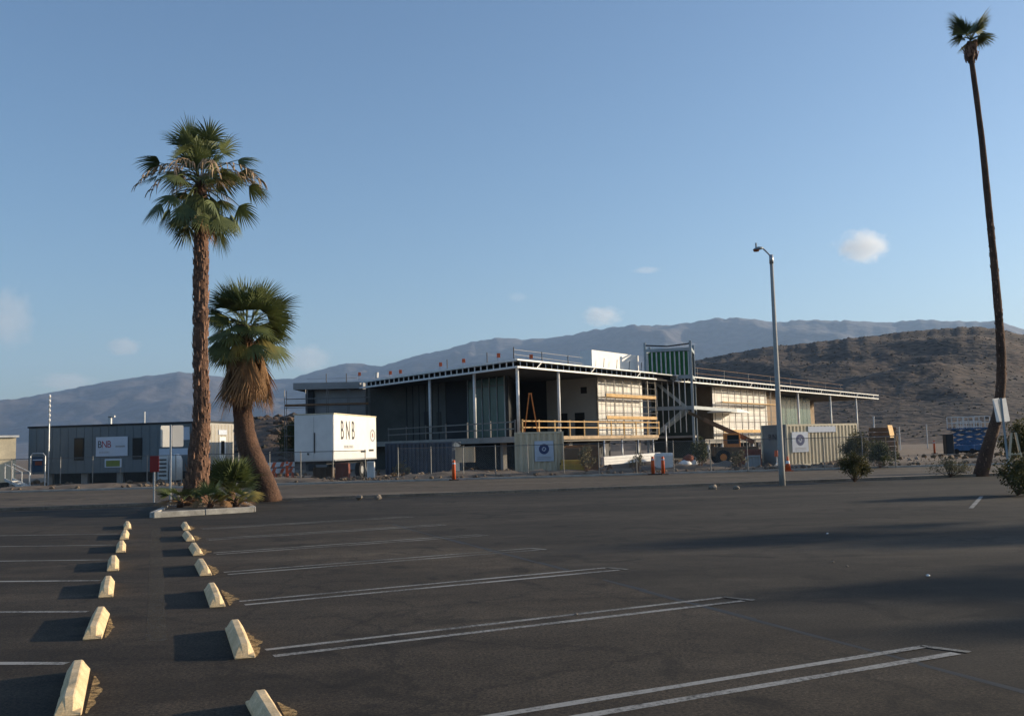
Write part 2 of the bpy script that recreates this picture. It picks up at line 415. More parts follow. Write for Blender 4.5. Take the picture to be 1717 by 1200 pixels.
far = [(-260,690),(-120,684),(0,675),(60,664),(130,651),(200,638),(250,632),(300,625),(330,630),(420,641),(490,637),(530,624),(575,612),(610,613),(640,616),(700,598),(740,592),(790,578),(840,571),(880,574),(960,567),(1000,559),(1040,553),(1100,549),(1160,550),(1200,543),(1240,541),(1300,547),(1340,541),(1430,544),(1500,546),(1550,542),(1570,545),(1620,546),(1680,544),(1717,556),(1850,560),(2050,552),(2300,575)]
M_mtn = mat('mountain_rock', (0.095, 0.082, 0.085), 0.95, scale=0.0012, col2=(0.055, 0.05, 0.055), fine=0.35, bump=0.6, bscale=0.005, bdist=50.0, coord='World')
mt = heightfield('mountains', silhouette(far), 4300, 7800, 9800, R(-40), R(44), 420, 90, 0.75, 900, 0.6, 0.012)
struct(mt.build('mountains', M_mtn, smooth=True), label='distant blue hazy mountain range across the horizon')
hill_s = [(880,734),(960,700),(1040,655),(1100,628),(1165,611),(1220,600),(1300,588),(1400,577),(1500,566),(1560,561),(1600,558),(1640,557),(1680,562),(1717,569),(1800,585),(1950,600),(2150,640),(2400,690)]
M_hill = mat('hill_scrub', (0.105, 0.066, 0.042), 0.95, scale=0.03, col2=(0.058, 0.040, 0.029), fine=0.75, bump=0.7, bscale=0.22, bdist=1.3, coord='World')
HS = silhouette(hill_s)
hl = heightfield('hill', HS, 230, 640, 900, R(0), R(52), 260, 90, 0.28, 60, 0.5, 0.012)
hill = struct(hl.build('hill', M_hill, smooth=True), label='brown rocky scrub hill rising behind the right end of the building')
hk_s = [(330,745),(380,716),(420,704),(450,700),(480,699),(520,700),(570,706),(640,716),(760,735),(900,745)]
hk = heightfield('hillock', silhouette(hk_s), 96, 140, 190, R(-19), R(2), 90, 40, 0.7, 18, 0.5, 0.03)
hk_o = struct(hk.build('hillock', M_hill, smooth=True), label='low rocky slope seen between the office trailer and the box trailer')

# boulders and scrub strewn over the slopes: countless
def scatter(name, src, count, rmin, rmax, material, seed, label, sub=1, zmin=2.0, keep=lambda v: True):
    rnd = random.Random(seed); mb = MB(); c = 0; tries = 0
    proto = []
    for s_ in range(5):
        q = MB().rock((0,0,0), 1.0, seed=s_+seed, sub=sub); proto.append((q.v, q.f))
    while c < count and tries < count*20:
        tries += 1
        f = src.f[rnd.randrange(len(src.f))]; a, b2, c2 = (src.v[f[0]], src.v[f[1]], src.v[f[3]])
        u, w = rnd.random(), rnd.random(); p = a + (b2-a)*u + (c2-a)*w
        if p.z < zmin or not keep(p): continue
        r_ = rmin + (rmax-rmin)*rnd.random()**3
        vs, fs = proto[rnd.randrange(5)]; an = rnd.random()*6.28
        q = Matrix.Rotation(an, 3, 'Z')*r_
        mb.add([q @ v + p for v in vs], fs); c += 1
    return mb.build(name, material)
M_bould = mat('boulder', (0.105, 0.07, 0.047), 0.95, scale=0.3, col2=(0.075, 0.052, 0.038), fine=0.3, coord='World')
M_scrub = mat('scrub', (0.085, 0.066, 0.04), 0.95, scale=0.4, col2=(0.048, 0.04, 0.028), fine=0.4, coord='World')
front = lambda p: p.length < 660
struct(scatter('boulders', hl, 2600, 0.2, 0.9, M_bould, 3, '', 1, 1.5, front), 'stuff', 'brown boulders strewn over the hill')
struct(scatter('scrub', hl, 3200, 0.2, 0.8, M_scrub, 9, '', 1, 1.5, front), 'stuff', 'dark desert scrub dotted over the hill')
struct(scatter('boulders', hk, 700, 0.2, 1.1, M_bould, 5, '', 1, 0.6), 'stuff', 'boulders covering the low rocky slope')
struct(scatter('scrub', hk, 260, 0.2, 0.7, M_scrub, 12, '', 1, 0.6), 'stuff', 'dry scrub between boulders on the low rocky slope')

# ------------------------------------------------------------ haze
hz = MB().box((0, 0, 560), (23000, 23000, 1124))
hzo = hz.build('haze', bpy.data.materials.new('haze'))
Mh = hzo.data.materials[0]; Mh.use_nodes = True; t = Mh.node_tree
t.nodes.remove(t.nodes['Principled BSDF'])
pv = N(t, 'ShaderNodeVolumePrincipled'); pv.inputs['Color'].default_value = (0.47, 0.68, 1.0, 1); pv.inputs['Density'].default_value = 6.5e-5
pv.inputs['Anisotropy'].default_value = 0.2
t.links.new(pv.outputs[0], t.nodes['Material Output'].inputs['Volume'])
struct(hzo, 'stuff', 'thin pale haze in the air over the whole scene')

# ------------------------------------------------------------ clouds beyond the haze
def cloud(px, py, wpx, hpx, dist, dens, seed, label):
    c = P(px, py, dist); rx, rz = wpx/2/FPX*dist, hpx/2/FPX*dist; ry = rx*0.8
    bm = bmesh.new(); bmesh.ops.create_icosphere(bm, subdivisions=3, radius=1.0)
    me = bpy.data.meshes.new('cloud'); bm.to_mesh(me); bm.free()
    o = bpy.data.objects.new('cloud', me); COL.objects.link(o); o.location = c; o.scale = (rx*1.25, ry*1.25, rz*1.25)
    M = bpy.data.materials.new('cloud_vapour'); M.use_nodes = True; t = M.node_tree; L = t.links.new
    t.nodes.remove(t.nodes['Principled BSDF'])
    tc = N(t, 'ShaderNodeTexCoord')
    ln = N(t, 'ShaderNodeVectorMath', operation='LENGTH'); L(tc.outputs['Object'], ln.inputs[0])
    off = N(t, 'ShaderNodeVectorMath', operation='ADD'); L(tc.outputs['Object'], off.inputs[0]); off.inputs[1].default_value = (seed*7.3, seed*2.1, seed*4.7)
    nz = N(t, 'ShaderNodeTexNoise', i_Scale=2.9, i_Detail=9.0, i_Roughness=0.68); L(off.outputs[0], nz.inputs['Vector'])
    sb = N(t, 'ShaderNodeMath', operation='MULTIPLY_ADD'); L(ln.outputs['Value'], sb.inputs[0]); sb.inputs[1].default_value = -0.75; L(nz.outputs['Fac'], sb.inputs[2])
    mr = N(t, 'ShaderNodeMapRange'); mr.inputs[1].default_value = -0.02; mr.inputs[2].default_value = 0.22; mr.inputs[3].default_value = 0.0; mr.inputs[4].default_value = dens
    L(sb.outputs[0], mr.inputs[0])
    v = N(t, 'ShaderNodeVolumePrincipled'); v.inputs['Color'].default_value = (1, 1, 1, 1); v.inputs['Anisotropy'].default_value = 0.3
    L(mr.outputs[0], v.inputs['Density']); L(v.outputs[0], t.nodes['Material Output'].inputs['Volume'])
    me.materials.append(M)
    tag(o, label, 'cloud', 'small clouds low in the sky')
cloud(1446, 414, 104, 68, 13000, 0.0034, 1, 'largest puffy white cloud, right of the street lamp')
cloud(1008, 530, 84, 42, 13000, 0.0022, 2, 'small wispy cloud above the ridge over the building')
cloud(12, 535, 110, 130, 13500, 0.0012, 3, 'tall faint cloud at the left edge of the sky')
cloud(208, 581, 70, 40, 14000, 0.0020, 4, 'small faint cloud left of the tall palm, over the left ridge')
cloud(515, 602, 100, 60, 14500, 0.0012, 5, 'faint cloud just right of the shaggy palm')
cloud(1085, 453, 60, 14, 13000, 0.0012, 6, 'thinnest wisp of cloud high left of the street lamp')
cloud(868, 498, 44, 22, 13000, 0.0008, 7, 'faintest small puff of cloud above the middle of the ridge')
cloud(110, 640, 120, 40, 15000, 0.0010, 8, 'faint low cloud lying on the far left ridge')

# ------------------------------------------------------------ palms
M_frond = mat('palm_green', (0.15, 0.175, 0.055), 0.6, scale=2.0, col2=(0.065, 0.09, 0.03), fine=0.25, transl=0.22, spec=0.5)
M_frondy = mat('palm_yellowing', (0.30, 0.23, 0.06), 0.7, scale=2.0, col2=(0.13, 0.13, 0.035), transl=0.22)
M_dead = mat('palm_dead', (0.34, 0.19, 0.085), 0.85, scale=2.5, col2=(0.17, 0.09, 0.04), fine=0.3, transl=0.12)
M_stalk = mat('palm_stalk', (0.45, 0.32, 0.20), 0.8, scale=3.0, var=0.3)
M_petiole = mat('palm_petiole', (0.30, 0.26, 0.11), 0.7, scale=3.0, var=0.3)
M_trunk = mat('palm_trunk', (0.17, 0.09, 0.055), 0.95, scale=2.2, col2=(0.07, 0.038, 0.025), fine=0.35, bump=0.9, bscale=16)
M_trunk2 = mat('palm_trunk_smooth', (0.125, 0.066, 0.040), 0.95, scale=1.4, col2=(0.06, 0.032, 0.021), fine=0.3, bump=0.7, bscale=14)
M_boot = mat('palm_leaf_base', (0.36, 0.20, 0.125), 0.9, scale=6.0, col2=(0.08, 0.042, 0.028), fine=0.3)

def frond_mesh(name, elev, Lp, Lb, seed, material, nseg=22, arc=150, sag=0.5, tipdroop=0.8, fold=0.15, pw=0.022, blade=1.0):
    """fan palm leaf in the local XZ plane: stem leaves the origin at elev degrees, sags, and carries a fan of segments"""
    rnd = random.Random(seed); mb = MB()
    e = R(elev); d = Vector((math.cos(e), 0, math.sin(e))); p = Vector((0,0,0)); pts = [p.copy()]; K = 5
    for i in range(K):
        p = p + d*(Lp/K); pts.append(p.copy())
        d = (d + Vector((0,0,-1))*sag/K*max(0.1, math.cos(math.atan2(d.z, d.x)))).normalized()
    mb.tube(pts, [pw*(1-0.5*i/K) for i in range(K+1)], 4, False)
    side = Matrix.Rotation(rnd.uniform(-.75, .75), 3, d) @ Vector((0,1,0)); up = d.cross(side)*-1
    for i in range(nseg):
        a = R(-arc/2 + arc*i/(nseg-1)) + rnd.uniform(-.03, .03)
        L = Lb*(0.62+0.38*math.cos(a*0.9))*rnd.uniform(0.85, 1.08)
        dirv = (d*math.cos(a) + side*math.sin(a)).normalized()
        dirv = (dirv + up*fold*abs(math.sin(a))).normalized()
        wv = (side*math.cos(a) - d*math.sin(a)).normalized()
        q = p.copy(); prev = None; M_ = 5
        w0 = Lb*math.radians(arc)/nseg*0.50*blade
        for j in range(M_+1):
            tt = j/M_
            w = w0*(0.10 + 0.9*math.sin(min(1, tt*1.9)*math.pi/2))*(1.0 if tt < 0.55 else max(0.0, (1-tt)/0.45))
            A, B = q - wv*w*0.5, q + wv*w*0.5
            mb.v += [A, B]
            if j: o = len(mb.v); mb.f.append((o-4, o-3, o-1, o-2))
            dirv = (dirv + Vector((0,0,-1))*tipdroop*(tt**1.5)/M_*1.5*rnd.uniform(.6, 1.4)*(1-max(0, -dirv.z))).normalized()
            q = q + dirv*(L/M_)
    me = mb.mesh(name); me.materials.append(material); return me

def stalk_mesh(name, elev, L, seed, sag=2.0, strands=9):
    rnd = random.Random(seed); mb = MB(); e = R(elev); d = Vector((math.cos(e), 0, math.sin(e))); p = Vector((0,0,0)); pts = [p.copy()]; K = 9
    for i in range(K):
        p = p + d*(L/K); pts.append(p.copy()); d = (d + Vector((0,0,-1))*sag/K).normalized()
    mb.tube(pts, [0.02*(1-0.7*i/K) for i in range(K+1)], 4, False)
    for s_ in range(strands):
        k = rnd.randint(3, K); q = pts[k].copy(); dd = Vector((0.5, rnd.uniform(-.7, .7), -0.1)).normalized(); sp = [q.copy()]
        for j in range(4):
            q = q + dd*(0.10+rnd.random()*0.05); dd = (dd+Vector((0,0,-0.75))).normalized(); sp.append(q.copy())
        mb.tube(sp, [0.012, 0.02, 0.018, 0.014, 0.006], 3, False)
    me = mb.mesh(name); me.materials.append(M_stalk); return me

def place(name, me, parent, loc, rz, tilt=0.0, sc=1.0):
    o = bpy.data.objects.new(name, me); COL.objects.link(o); o.parent = parent; o.location = Vector(loc)
    o.rotation_euler = (tilt, 0, rz); o.scale = (sc, sc, sc); return o

def trunk(parent, pts, rad, material, n=16, sub=6, rough=0.05, name='trunk'):
    P_, R_ = [], []
    for i in range(len(pts)-1):
        for k in range(sub):
            t_ = k/sub; P_.append(pts[i].lerp(pts[i+1], t_)); R_.append(rad[i]+(rad[i+1]-rad[i])*t_)
    P_.append(pts[-1]); R_.append(rad[-1])
    mb = MB().tube(P_, R_, n)
    for i, v in enumerate(mb.v):
        c = P_[min(i//n, len(P_)-1)]; d = (v-c)
        k = 1 + rough*noise.noise(Vector((v.x*3, v.y*3, v.z*2.2)))*2 + rough*0.7*math.sin(v.z*21+noise.noise(v)*4)
        mb.v[i] = c + d*k
    return mb.build(name, material, parent, smooth=True), P_, R_

def boots(parent, P_, R_, count, z0, z1, seed, size=0.16, out=0.5):
    """stubs of cut leaf stems standing off the trunk"""
    rnd = random.Random(seed); mb = MB()
    for i in range(count):
        t_ = i/count; z = z0+(z1-z0)*t_
        j = min(range(len(P_)), key=lambda k: abs(P_[k].z-z)); c = Vector((P_[j].x, P_[j].y, z)); r_ = R_[j]
        a = i*2.399+rnd.uniform(-.7, .7); z += rnd.uniform(-.08, .08); c.z = z; d = Vector((math.cos(a), math.sin(a), 0)); s_ = Vector((-d.y, d.x, 0))
        L = size*rnd.uniform(.45, 1.5); w = size*rnd.uniform(.2, .42)
        b0 = c + d*(r_*0.93); tip = b0 + d*L*out*rnd.uniform(.5, 1.1) + Vector((0,0,L*0.95))
        lo = b0-Vector((0,0,L*.35))
        mb.add([lo-s_*w, lo+s_*w, tip-s_*w*.45, tip+s_*w*.45, b0+Vector((0,0,L*.5))-d*.02, lo+d*L*.30], [(0,1,5),(0,5,2),(1,3,5),(5,3,2),(2,3,4)])
    return mb.build('leaf_stubs', M_boot, parent, kind='stuff')

# --- tall palm in the island
base = G(325, 853); Y1 = base.y
TP = thing('fan_palm', 'tall fan palm with rough reddish trunk growing from the kerbed island', 'palm tree', base, 'fan palms')
cl = [(326,853),(331,800),(335,740),(338,690),(336,600),(337,500),(337,420),(337,370),(336,330)]
pts = [P(x, y, Y1) for x, y in cl]; rad = [0.50,0.36,0.285,0.235,0.215,0.22,0.225,0.215,0.17]
pts[0].z = -0.1
to, tp, tr = trunk(TP, pts, rad, M_trunk)
boots(TP, tp, tr, 760, 0.2, pts[-2].z+0.5, 4, 0.13, 0.45)
cc = P(336, 300, Y1) - base
F = {}
for k in range(3):
    F['up', k] = frond_mesh('frond', 80, 0.85, 0.95, 10+k, M_frond, 24, 130, 0.3, 0.9)
    F['mid', k] = frond_mesh('frond', 40, 1.25, 0.85, 20+k, M_frond, 22, 140, 0.8, 1.8)
    F['low', k] = frond_mesh('frond', 2, 1.2, 0.9, 30+k, M_frond, 22, 130, 1.3, 2.2)
    F['hang', k] = frond_mesh('frond', -35, 0.95, 0.95, 40+k, M_frond, 20, 100, 1.5, 2.2)
    F['dead', k] = frond_mesh('frond', -62, 0.5, 0.8, 50+k, M_dead, 18, 80, 1.0, 1.2)
    F['yel', k] = frond_mesh('frond', 35, 0.85, 0.8, 60+k, M_frondy, 20, 140, 0.9, 1.5)
def crown(root, c, spec, seed, sc=1.0, zspread=0.25, rtrunk=0.12):
    rnd = random.Random(seed)
    for kind, cnt, dz, a0 in spec:
        for i in range(cnt):
            a = a0 + 2*math.pi*i/cnt + rnd.uniform(-.25, .25)
            off = Vector((math.cos(a)*rtrunk, math.sin(a)*rtrunk, dz + rnd.uniform(-zspread, zspread)*.5))
            me = F[kind, rnd.randrange(3)]
            place('frond', me, root, c + off*sc, a, rnd.uniform(-.18, .18), sc*rnd.uniform(.86, 1.1))
for k in range(3):
    F['hi', k] = frond_mesh('frond', 62, 1.1, 0.9, 80+k, M_frond, 22, 140, 0.5, 1.4)
    F['flat', k] = frond_mesh('frond', 20, 1.35, 0.85, 83+k, M_frond, 22, 130, 0.9, 2.2)
    F['drop', k] = frond_mesh('frond', -15, 1.15, 0.95, 86+k, M_frond, 20, 110, 1.8, 2.4)
for k in range(3):
    F['core', k] = frond_mesh('frond', 66, 0.35, 1.0, 500+k, M_frond, 24, 140, 0.3, 1.0)
    F['cside', k] = frond_mesh('frond', 28, 0.55, 0.95, 510+k, M_frond, 22, 140, 0.9, 1.8)
    F['skirt', k] = frond_mesh('frond', -40, 0.32, 1.0, 520+k, M_frond, 20, 90, 2.0, 3.0)
    F['tan', k] = frond_mesh('frond', 30, 0.5, 0.75, 530+k, M_stalk, 16, 90, 1.2, 3.0, blade=.4)
crown(TP, cc, [('core', 8, .1, .4), ('cside', 9, -.1, .1), ('skirt', 9, -.45, .2), ('tan', 7, -.05, .6), ('tan', 6, -.35, .2), ('up', 6, 0.15, 0.3), ('hi', 6, 0.08, 0.1), ('mid', 7, 0.0, 0.0), ('flat', 6, -0.15, .4), ('low', 6, -0.45, 0.2), ('drop', 6, -0.5, .3), ('hang', 6, -0.65, 0.1), ('dead', 5, -.85, 0.5), ('yel', 4, 0.05, 2.4)], 3, 1.0, 0.4)
for k in range(9):
    me = stalk_mesh('flower_stalk', 38, 2.3, 70+k, 1.9, 22)
    a = [2.9, 3.4, 3.9, 0.15, -0.35, 0.5, 4.6, 5.2, 2.4][k]
    place('flower_stalk', me, TP, cc + Vector((0, 0, 0.02)), a, random.uniform(-.1, .1), random.uniform(.85, 1.08))
shaft = MB().tube([P(336, 385, Y1), P(336, 330, Y1), P(336, 300, Y1)], [0.29, 0.24, 0.12], 10); shaft.build('crown_shaft', M_trunk, TP, smooth=True)

# --- shaggy palm with a leaning trunk
base = G(452, 840); Y2 = base.y
SP = thing('fan_palm', 'shorter shaggy fan palm with bent trunk and brown skirt of dead fronds', 'palm tree', base, 'fan palms')
cl = [(453,842),(444,815),(430,782),(418,752),(410,722),(407,690),(406,655),(408,600),(412,545)]
pts = [P(x, y, Y2) for x, y in cl]; pts[0].z = -0.1
trunk(SP, pts, [0.47,0.43,0.40,0.38,0.36,0.34,0.31,0.33,0.28], M_trunk2, 18, 6, 0.025)
MB().tube([P(406, 662, Y2), P(406, 654, Y2), P(406, 646, Y2)], [0.36, 0.42, 0.35], 14).build('trunk_collar', M_boot, SP, smooth=True)
c2 = P(413, 540, Y2) - base
for k in range(3):
    F['sup', k] = frond_mesh('frond', 78, 0.5, 1.15, 110+k, M_frond, 26, 140, 0.2, 0.35)
    F['smid', k] = frond_mesh('frond', 42, 0.75, 1.1, 120+k, M_frond, 26, 150, 0.5, 0.8)
    F['slow', k] = frond_mesh('frond', 5, 0.7, 1.1, 130+k, M_frond, 24, 150, 0.7, 1.2)
    F['sdead', k] = frond_mesh('frond', -58, 0.85, 1.5, 140+k, M_dead, 20, 55, 3.0, 4.0, blade=1.2)
    F['syel', k] = frond_mesh('frond', -18, 0.95, 1.05, 150+k, M_frondy, 22, 110, 1.2, 1.6)
for k in range(3):
    F['shi', k] = frond_mesh('frond', 60, 0.6, 1.15, 160+k, M_frond, 26, 150, 0.3, 0.5)
    F['sflat', k] = frond_mesh('frond', 24, 0.65, 1.1, 163+k, M_frond, 26, 150, 0.5, 0.9)
    F['sdrop', k] = frond_mesh('frond', -20, 1.0, 1.0, 166+k, M_frond, 24, 140, 1.0, 1.4)
crown(SP, c2, [('sup', 8, 0.1, 0.2), ('shi', 11, 0.05, 0), ('smid', 12, 0.0, 0.0), ('sflat', 11, -.1, .3), ('slow', 11, -0.2, 0.15), ('sdrop', 9, -.35, .2), ('syel', 6, -0.32, 0.5), ('sdead', 15, -0.5, 0.1), ('sdead', 15, -0.85, 0.3), ('sdead', 12, -1.2, 0.6)], 8, 1.0, 0.3, 0.25)

# --- slender palm on the right
base = G(1645, 798); Y3 = base.y
RP = thing('fan_palm', 'very tall slender palm with small crown behind the leaning sign', 'palm tree', base, 'fan palms')
cl = [(1643,800),(1653,762),(1664,726),(1674,690),(1679,640),(1679,600),(1677,560),(1672,500),(1665,420),(1656,330),(1646,230),(1637,160),(1629,102)]
pts = [P(x, y, Y3) for x, y in cl]; pts[0].z = -0.1
to, tp, tr = trunk(RP, pts, [0.31,0.27,0.235,0.21,0.195,0.185,0.175,0.16,0.145,0.14,0.125,0.115,0.105], M_trunk2, 12, 6, 0.035)
boots(RP, tp, tr, 200, 0.3, 11, 6, 0.09, 0.35)
hd = MB().tube([P(1629,106,Y3), P(1627,92,Y3), P(1625,80,Y3), P(1625,70,Y3)], [0.11, 0.22, 0.20, 0.08], 10)
for i in range(len(hd.v)): hd.v[i] += Vector((noise.noise(hd.v[i]*4), noise.noise(hd.v[i]*4+Vector((5,5,5))), 0))*0.12
hd.build('old_leaf_bases', M_trunk2, RP, smooth=True)
boots(RP, tp, [0.18]*len(tr), 40, P(1627,100,Y3).z, P(1627,80,Y3).z, 16, 0.2, 0.9)
c3 = P(1627, 66, Y3) - base
rnd = random.Random(5)
for k in range(3):
    F['rup', k] = frond_mesh('frond', 60, 0.4, 1.05, 210+k, M_frond, 28, 140, 0.2, 0.9)
    F['rlow', k] = frond_mesh('frond', 28, 0.35, 0.8, 220+k, M_frond, 24, 140, 0.6, 1.8)
for a, kk in [(3.3, 'rup'), (2.8, 'rup'), (-.2, 'rup'), (0.35, 'rup'), (1.2, 'rlow'), (-1.2, 'rlow'), (0.5, 'rlow'), (-.3, 'rlow'), (3.05, 'rup'), (3.5, 'rup'), (2.6, 'rup'), (0.1, 'rup'), (-.4, 'rup'), (0.6, 'rup'), (3.2, 'rlow'), (2.8, 'rlow'), (0.2, 'rlow'), (4.2, 'rlow'), (3.8, 'rlow'), (5.4, 'rlow')]:
    place('frond', F[kk, rnd.randrange(3)], RP, c3 + Vector((0,0,rnd.uniform(-.1,.1))), a + rnd.uniform(-.15,.15), rnd.uniform(-.1,.1), rnd.uniform(.85,1.1))

# --- palms standing outside the frame to the right, known from their shadows on the lot
def shadow_palm(gx, gy, h, label, sc):
    b = Vector((gx, gy, 0)) + Vector((math.cos(SUN_AZ), math.sin(SUN_AZ), 0))*h/math.tan(SUN_EL)
    o = thing('fan_palm', label, 'palm tree', b, 'fan palms')
    trunk(o, [b+Vector((0,0,z)) for z in (-.1, h*.5, h)], [.3, .24, .2], M_trunk2, 10, 4)
    crown(o, Vector((0,0,h)), [('sup', 8, .1, .2), ('smid', 12, 0, 0), ('slow', 10, -.2, .1), ('sdead', 12, -.5, .1), ('sdead', 10, -1.0, .4)], int(gx*10), sc, .3, .2)
shadow_palm(9.8, 18.6, 9.0, 'bushy palm beyond the right edge, casting the long shadow mid-lot', 1.1)
shadow_palm(13.0, 17.6, 9.0, 'second bushy palm beyond the right edge, beside the first', 1.15)
shadow_palm(8.6, 12.4, 8.0, 'palm beyond the right edge shading the near right of the lot', .85)
shadow_palm(8.4, 9.9, 8.5, 'nearest palm beyond the right edge, shading the lower right corner', .75)

# ------------------------------------------------------------ island with kerb and young palms
isl = [G(256, 868), G(330, 867), G(424, 858)]
i0, i2 = isl[0], isl[2]
poly = [Vector((i0.x, i0.y, 0)), Vector((i2.x, i2.y, 0)), Vector((i2.x-.75, i2.y+2.2, 0)), Vector((i2.x-1.8, 34.0, 0)), Vector((i0.x-1.7, 34.0, 0)), Vector((i0.x-.5, i0.y+2.2, 0))]
cen = sum(poly, Vector())/len(poly)
IS = MB().prism([p.lerp(cen, .1) for p in poly], 0.0, 0.12).build('planter_island', M_dirt); struct(IS, label='kerbed planting island at the end of the wheel stops')
for i in range(len(poly)):
    a, b_ = poly[i], poly[(i+1) % len(poly)]; d = (b_-a).normalized()
    k = MB(); L = (b_-a).length; ns = max(1, round(L/1.4))
    for s_ in range(ns):
        k.beam(a+d*(L*s_/ns+.008)+Vector((0,0,.075)), a+d*(L*(s_+1)/ns-.008)+Vector((0,0,.075)), .17, .17)
    k.build('kerb', M_kerbp if i in (0,) else M_conc, IS, bevel=.02)
for k in range(3):
    F['yg', k] = frond_mesh('frond', 68, 0.42, 0.85, 310+k, M_frond, 22, 150, 0.3, 0.6)
    F['yl', k] = frond_mesh('frond', 48, 0.5, 0.75, 320+k, M_frond, 20, 150, 0.5, 1.0)
    F['yd', k] = frond_mesh('frond', 38, 0.6, 0.7, 330+k, M_frondy, 20, 140, 0.7, 1.2)
    F['yb', k] = frond_mesh('frond', 28, 0.45, 0.6, 340+k, M_dead, 16, 130, 0.8, 1.0)
def young(pos, spec, label, sc, seed):
    o = thing('young_palm', label, 'palm', pos, 'young fan palms on the island')
    MB().tube([pos, pos+Vector((.02,0,.22*sc)), pos+Vector((.02,.02,.4*sc))], [.14*sc, .15*sc, .07*sc], 8).build('stem', M_trunk, o, smooth=True)
    crown(o, Vector((0,0,.2*sc)), spec, seed, sc, .1, .05)
y0 = G(378, 848); young(Vector((y0.x, y0.y+.6, .1)), [('yg', 14, .1, 0), ('yl', 9, .0, .2), ('yg', 9, .2, .4)], 'bushy green young palm right of the tall trunk', 1.05, 2)
y0 = G(352, 858); young(Vector((y0.x, y0.y, .1)), [('yg', 3, .1, .2), ('yl', 7, .0, 0), ('yb', 5, -.05, .5)], 'low green young palm at the foot of the tall trunk', .65, 3)
y0 = G(392, 857); young(Vector((y0.x, y0.y+.2, .1)), [('yd', 9, .05, 0), ('yb', 6, .0, .4), ('yl', 3, .1, 1.0)], 'yellowing young palm near the right end of the island kerb', .7, 4)
y0 = G(296, 858); young(Vector((y0.x, y0.y+.3, .1)), [('yb', 8, .0, 0), ('yl', 7, .05, .3)], 'dark low young palm left of the tall trunk', .75, 5)
M_rockl = mat('pale_rock', (0.33, 0.27, 0.21), 0.9, 0.35, 4.0, bump=0.4)
def rock(x, y, r_, label, z=0, seed=1):
    p = G(x, y); o = MB().rock((p.x, p.y, p.z+r_*.35+z), r_, seed, .7, 2).build('rock', M_rockl, origin=(p.x, p.y, 0)); tag(o, label, 'rock', 'loose rocks')
rock(333, 856, .17, 'small pale rock at the foot of the tall palm', .1, 2)
rock(300, 838, .22, 'pale rock on the verge left of the tall trunk', .05, 3)
rock(1196, 820, .17, 'larger of two pale rocks on the lot edge left of the lamp', 0, 4)
rock(1234, 820, .13, 'smaller of two rocks on the lot edge left of the lamp', 0, 5)
rock(602, 838, .12, 'small stone on the kerb right of the shaggy palm', .05, 6)
rock(634, 838, .13, 'right-hand small stone on the kerb below the box trailer', .05, 7)

# ------------------------------------------------------------ shrubs
def shrub(pos, rx, rz, n_, size, material, label, seed, name='shrub', group='desert shrubs', stems=14, lean=0.0):
    rnd = random.Random(seed); o = thing(name, label, 'shrub', pos, group)
    st = MB(); lf = MB()
    ends = []
    for i in range(stems):
        a = rnd.random()*6.28; rr_ = rnd.random()**.6
        e = pos + Vector((math.cos(a)*rx*rr_+lean*rz, math.sin(a)*rx*rr_, rz*(1.0-.45*rr_*rr_)*rnd.uniform(.75, 1.05)))
        mid_ = pos.lerp(e, .5)+Vector((rnd.uniform(-.1,.1)*rx, rnd.uniform(-.1,.1)*rx, -.05*rz)); st.tube([pos, mid_, e], [.02, .014, .005], 3, False); ends.append((mid_, e))
    for i in range(n_):
        m_, e = ends[rnd.randrange(stems)]; c = m_.lerp(e, rnd.random()**.6*1.05)
        c = c + Vector((rnd.gauss(0,1), rnd.gauss(0,1), rnd.gauss(0,.8)))*rx*.17
        if c.z < .03: c.z = .03+rnd.random()*.1
        q = Vector((rnd.gauss(0,1), rnd.gauss(0,1), rnd.gauss(0.4,1))).normalized(); t1 = q.orthogonal().normalized()*size*rnd.uniform(.5, 1.2); t2 = q.cross(t1).normalized()*size*.45
        lf.add([c-t1, c+t2, c+t1, c-t2], [(0,1,2,3)])
    st.build('stem', M_trunk2, o); lf.build('foliage', material, o)
    return o
M_cre = mat('creosote_leaf', (0.13, 0.11, 0.03), 0.8, scale=1.5, col2=(0.045, 0.046, 0.016), transl=.2)
M_dry = mat('dry_shrub_leaf', (0.23, 0.20, 0.11), 0.9, scale=1.5, col2=(0.11, 0.10, 0.055), transl=.2)
M_olive = mat('olive_leaf', (0.10, 0.11, 0.04), 0.8, scale=1.5, col2=(0.045, 0.05, 0.02), transl=.2)
shrub(G(1433, 808), .58, 1.1, 4200, .045, M_cre, 'dense dark shrub on the verge right of the street lamp', 1)
shrub(G(1592, 800), .75, .85, 1600, .04, M_dry, 'sparse dry grey shrub on the verge left of the slender palm', 2)
shrub(G(1706, 830), .85, .95, 3600, .055, M_cre, 'leafy green shrub at the right edge on the far bay corner', 3, lean=.1)
shrub(P(1445, 775, 58)*1.0 - Vector((0,0,P(1445,775,58).z)), 1.1, 2.0, 5000, .07, M_cre, 'tall shrub in front of the right end of the cream container', 4)
shrub(Vector((P(1475,775,56).x, 56, 0)), .9, 1.35, 2600, .07, M_olive, 'olive shrub right of the cream container, beside the tall one', 5)
shrub(Vector((P(1716,775,46).x, 46, 0)), 1.2, 2.2, 5000, .075, M_cre, 'tall green bush at the right edge behind the leaning sign', 6)
shrub(Vector((P(490,760,92).x, 92, 0)), 1.5, 4.6, 3500, .11, M_olive, 'tall olive bush left of the white box trailer', 7)
shrub(Vector((P(985,790,56.5).x, 56.5, 0)), .5, 1.9, 700, .08, M_dry, 'thin dry bush behind the fence beside the brown bin', 8)
shrub(Vector((P(1068,790,56).x, 56, 0)), .45, 1.4, 260, .07, M_dry, 'bare twiggy bush below the white beams', 9)
shrub(Vector((P(1174,785,57.5).x, 57.5, 0)), .6, 2.1, 900, .09, M_olive, 'dark upright bush behind the fence below the stair tower', 10)
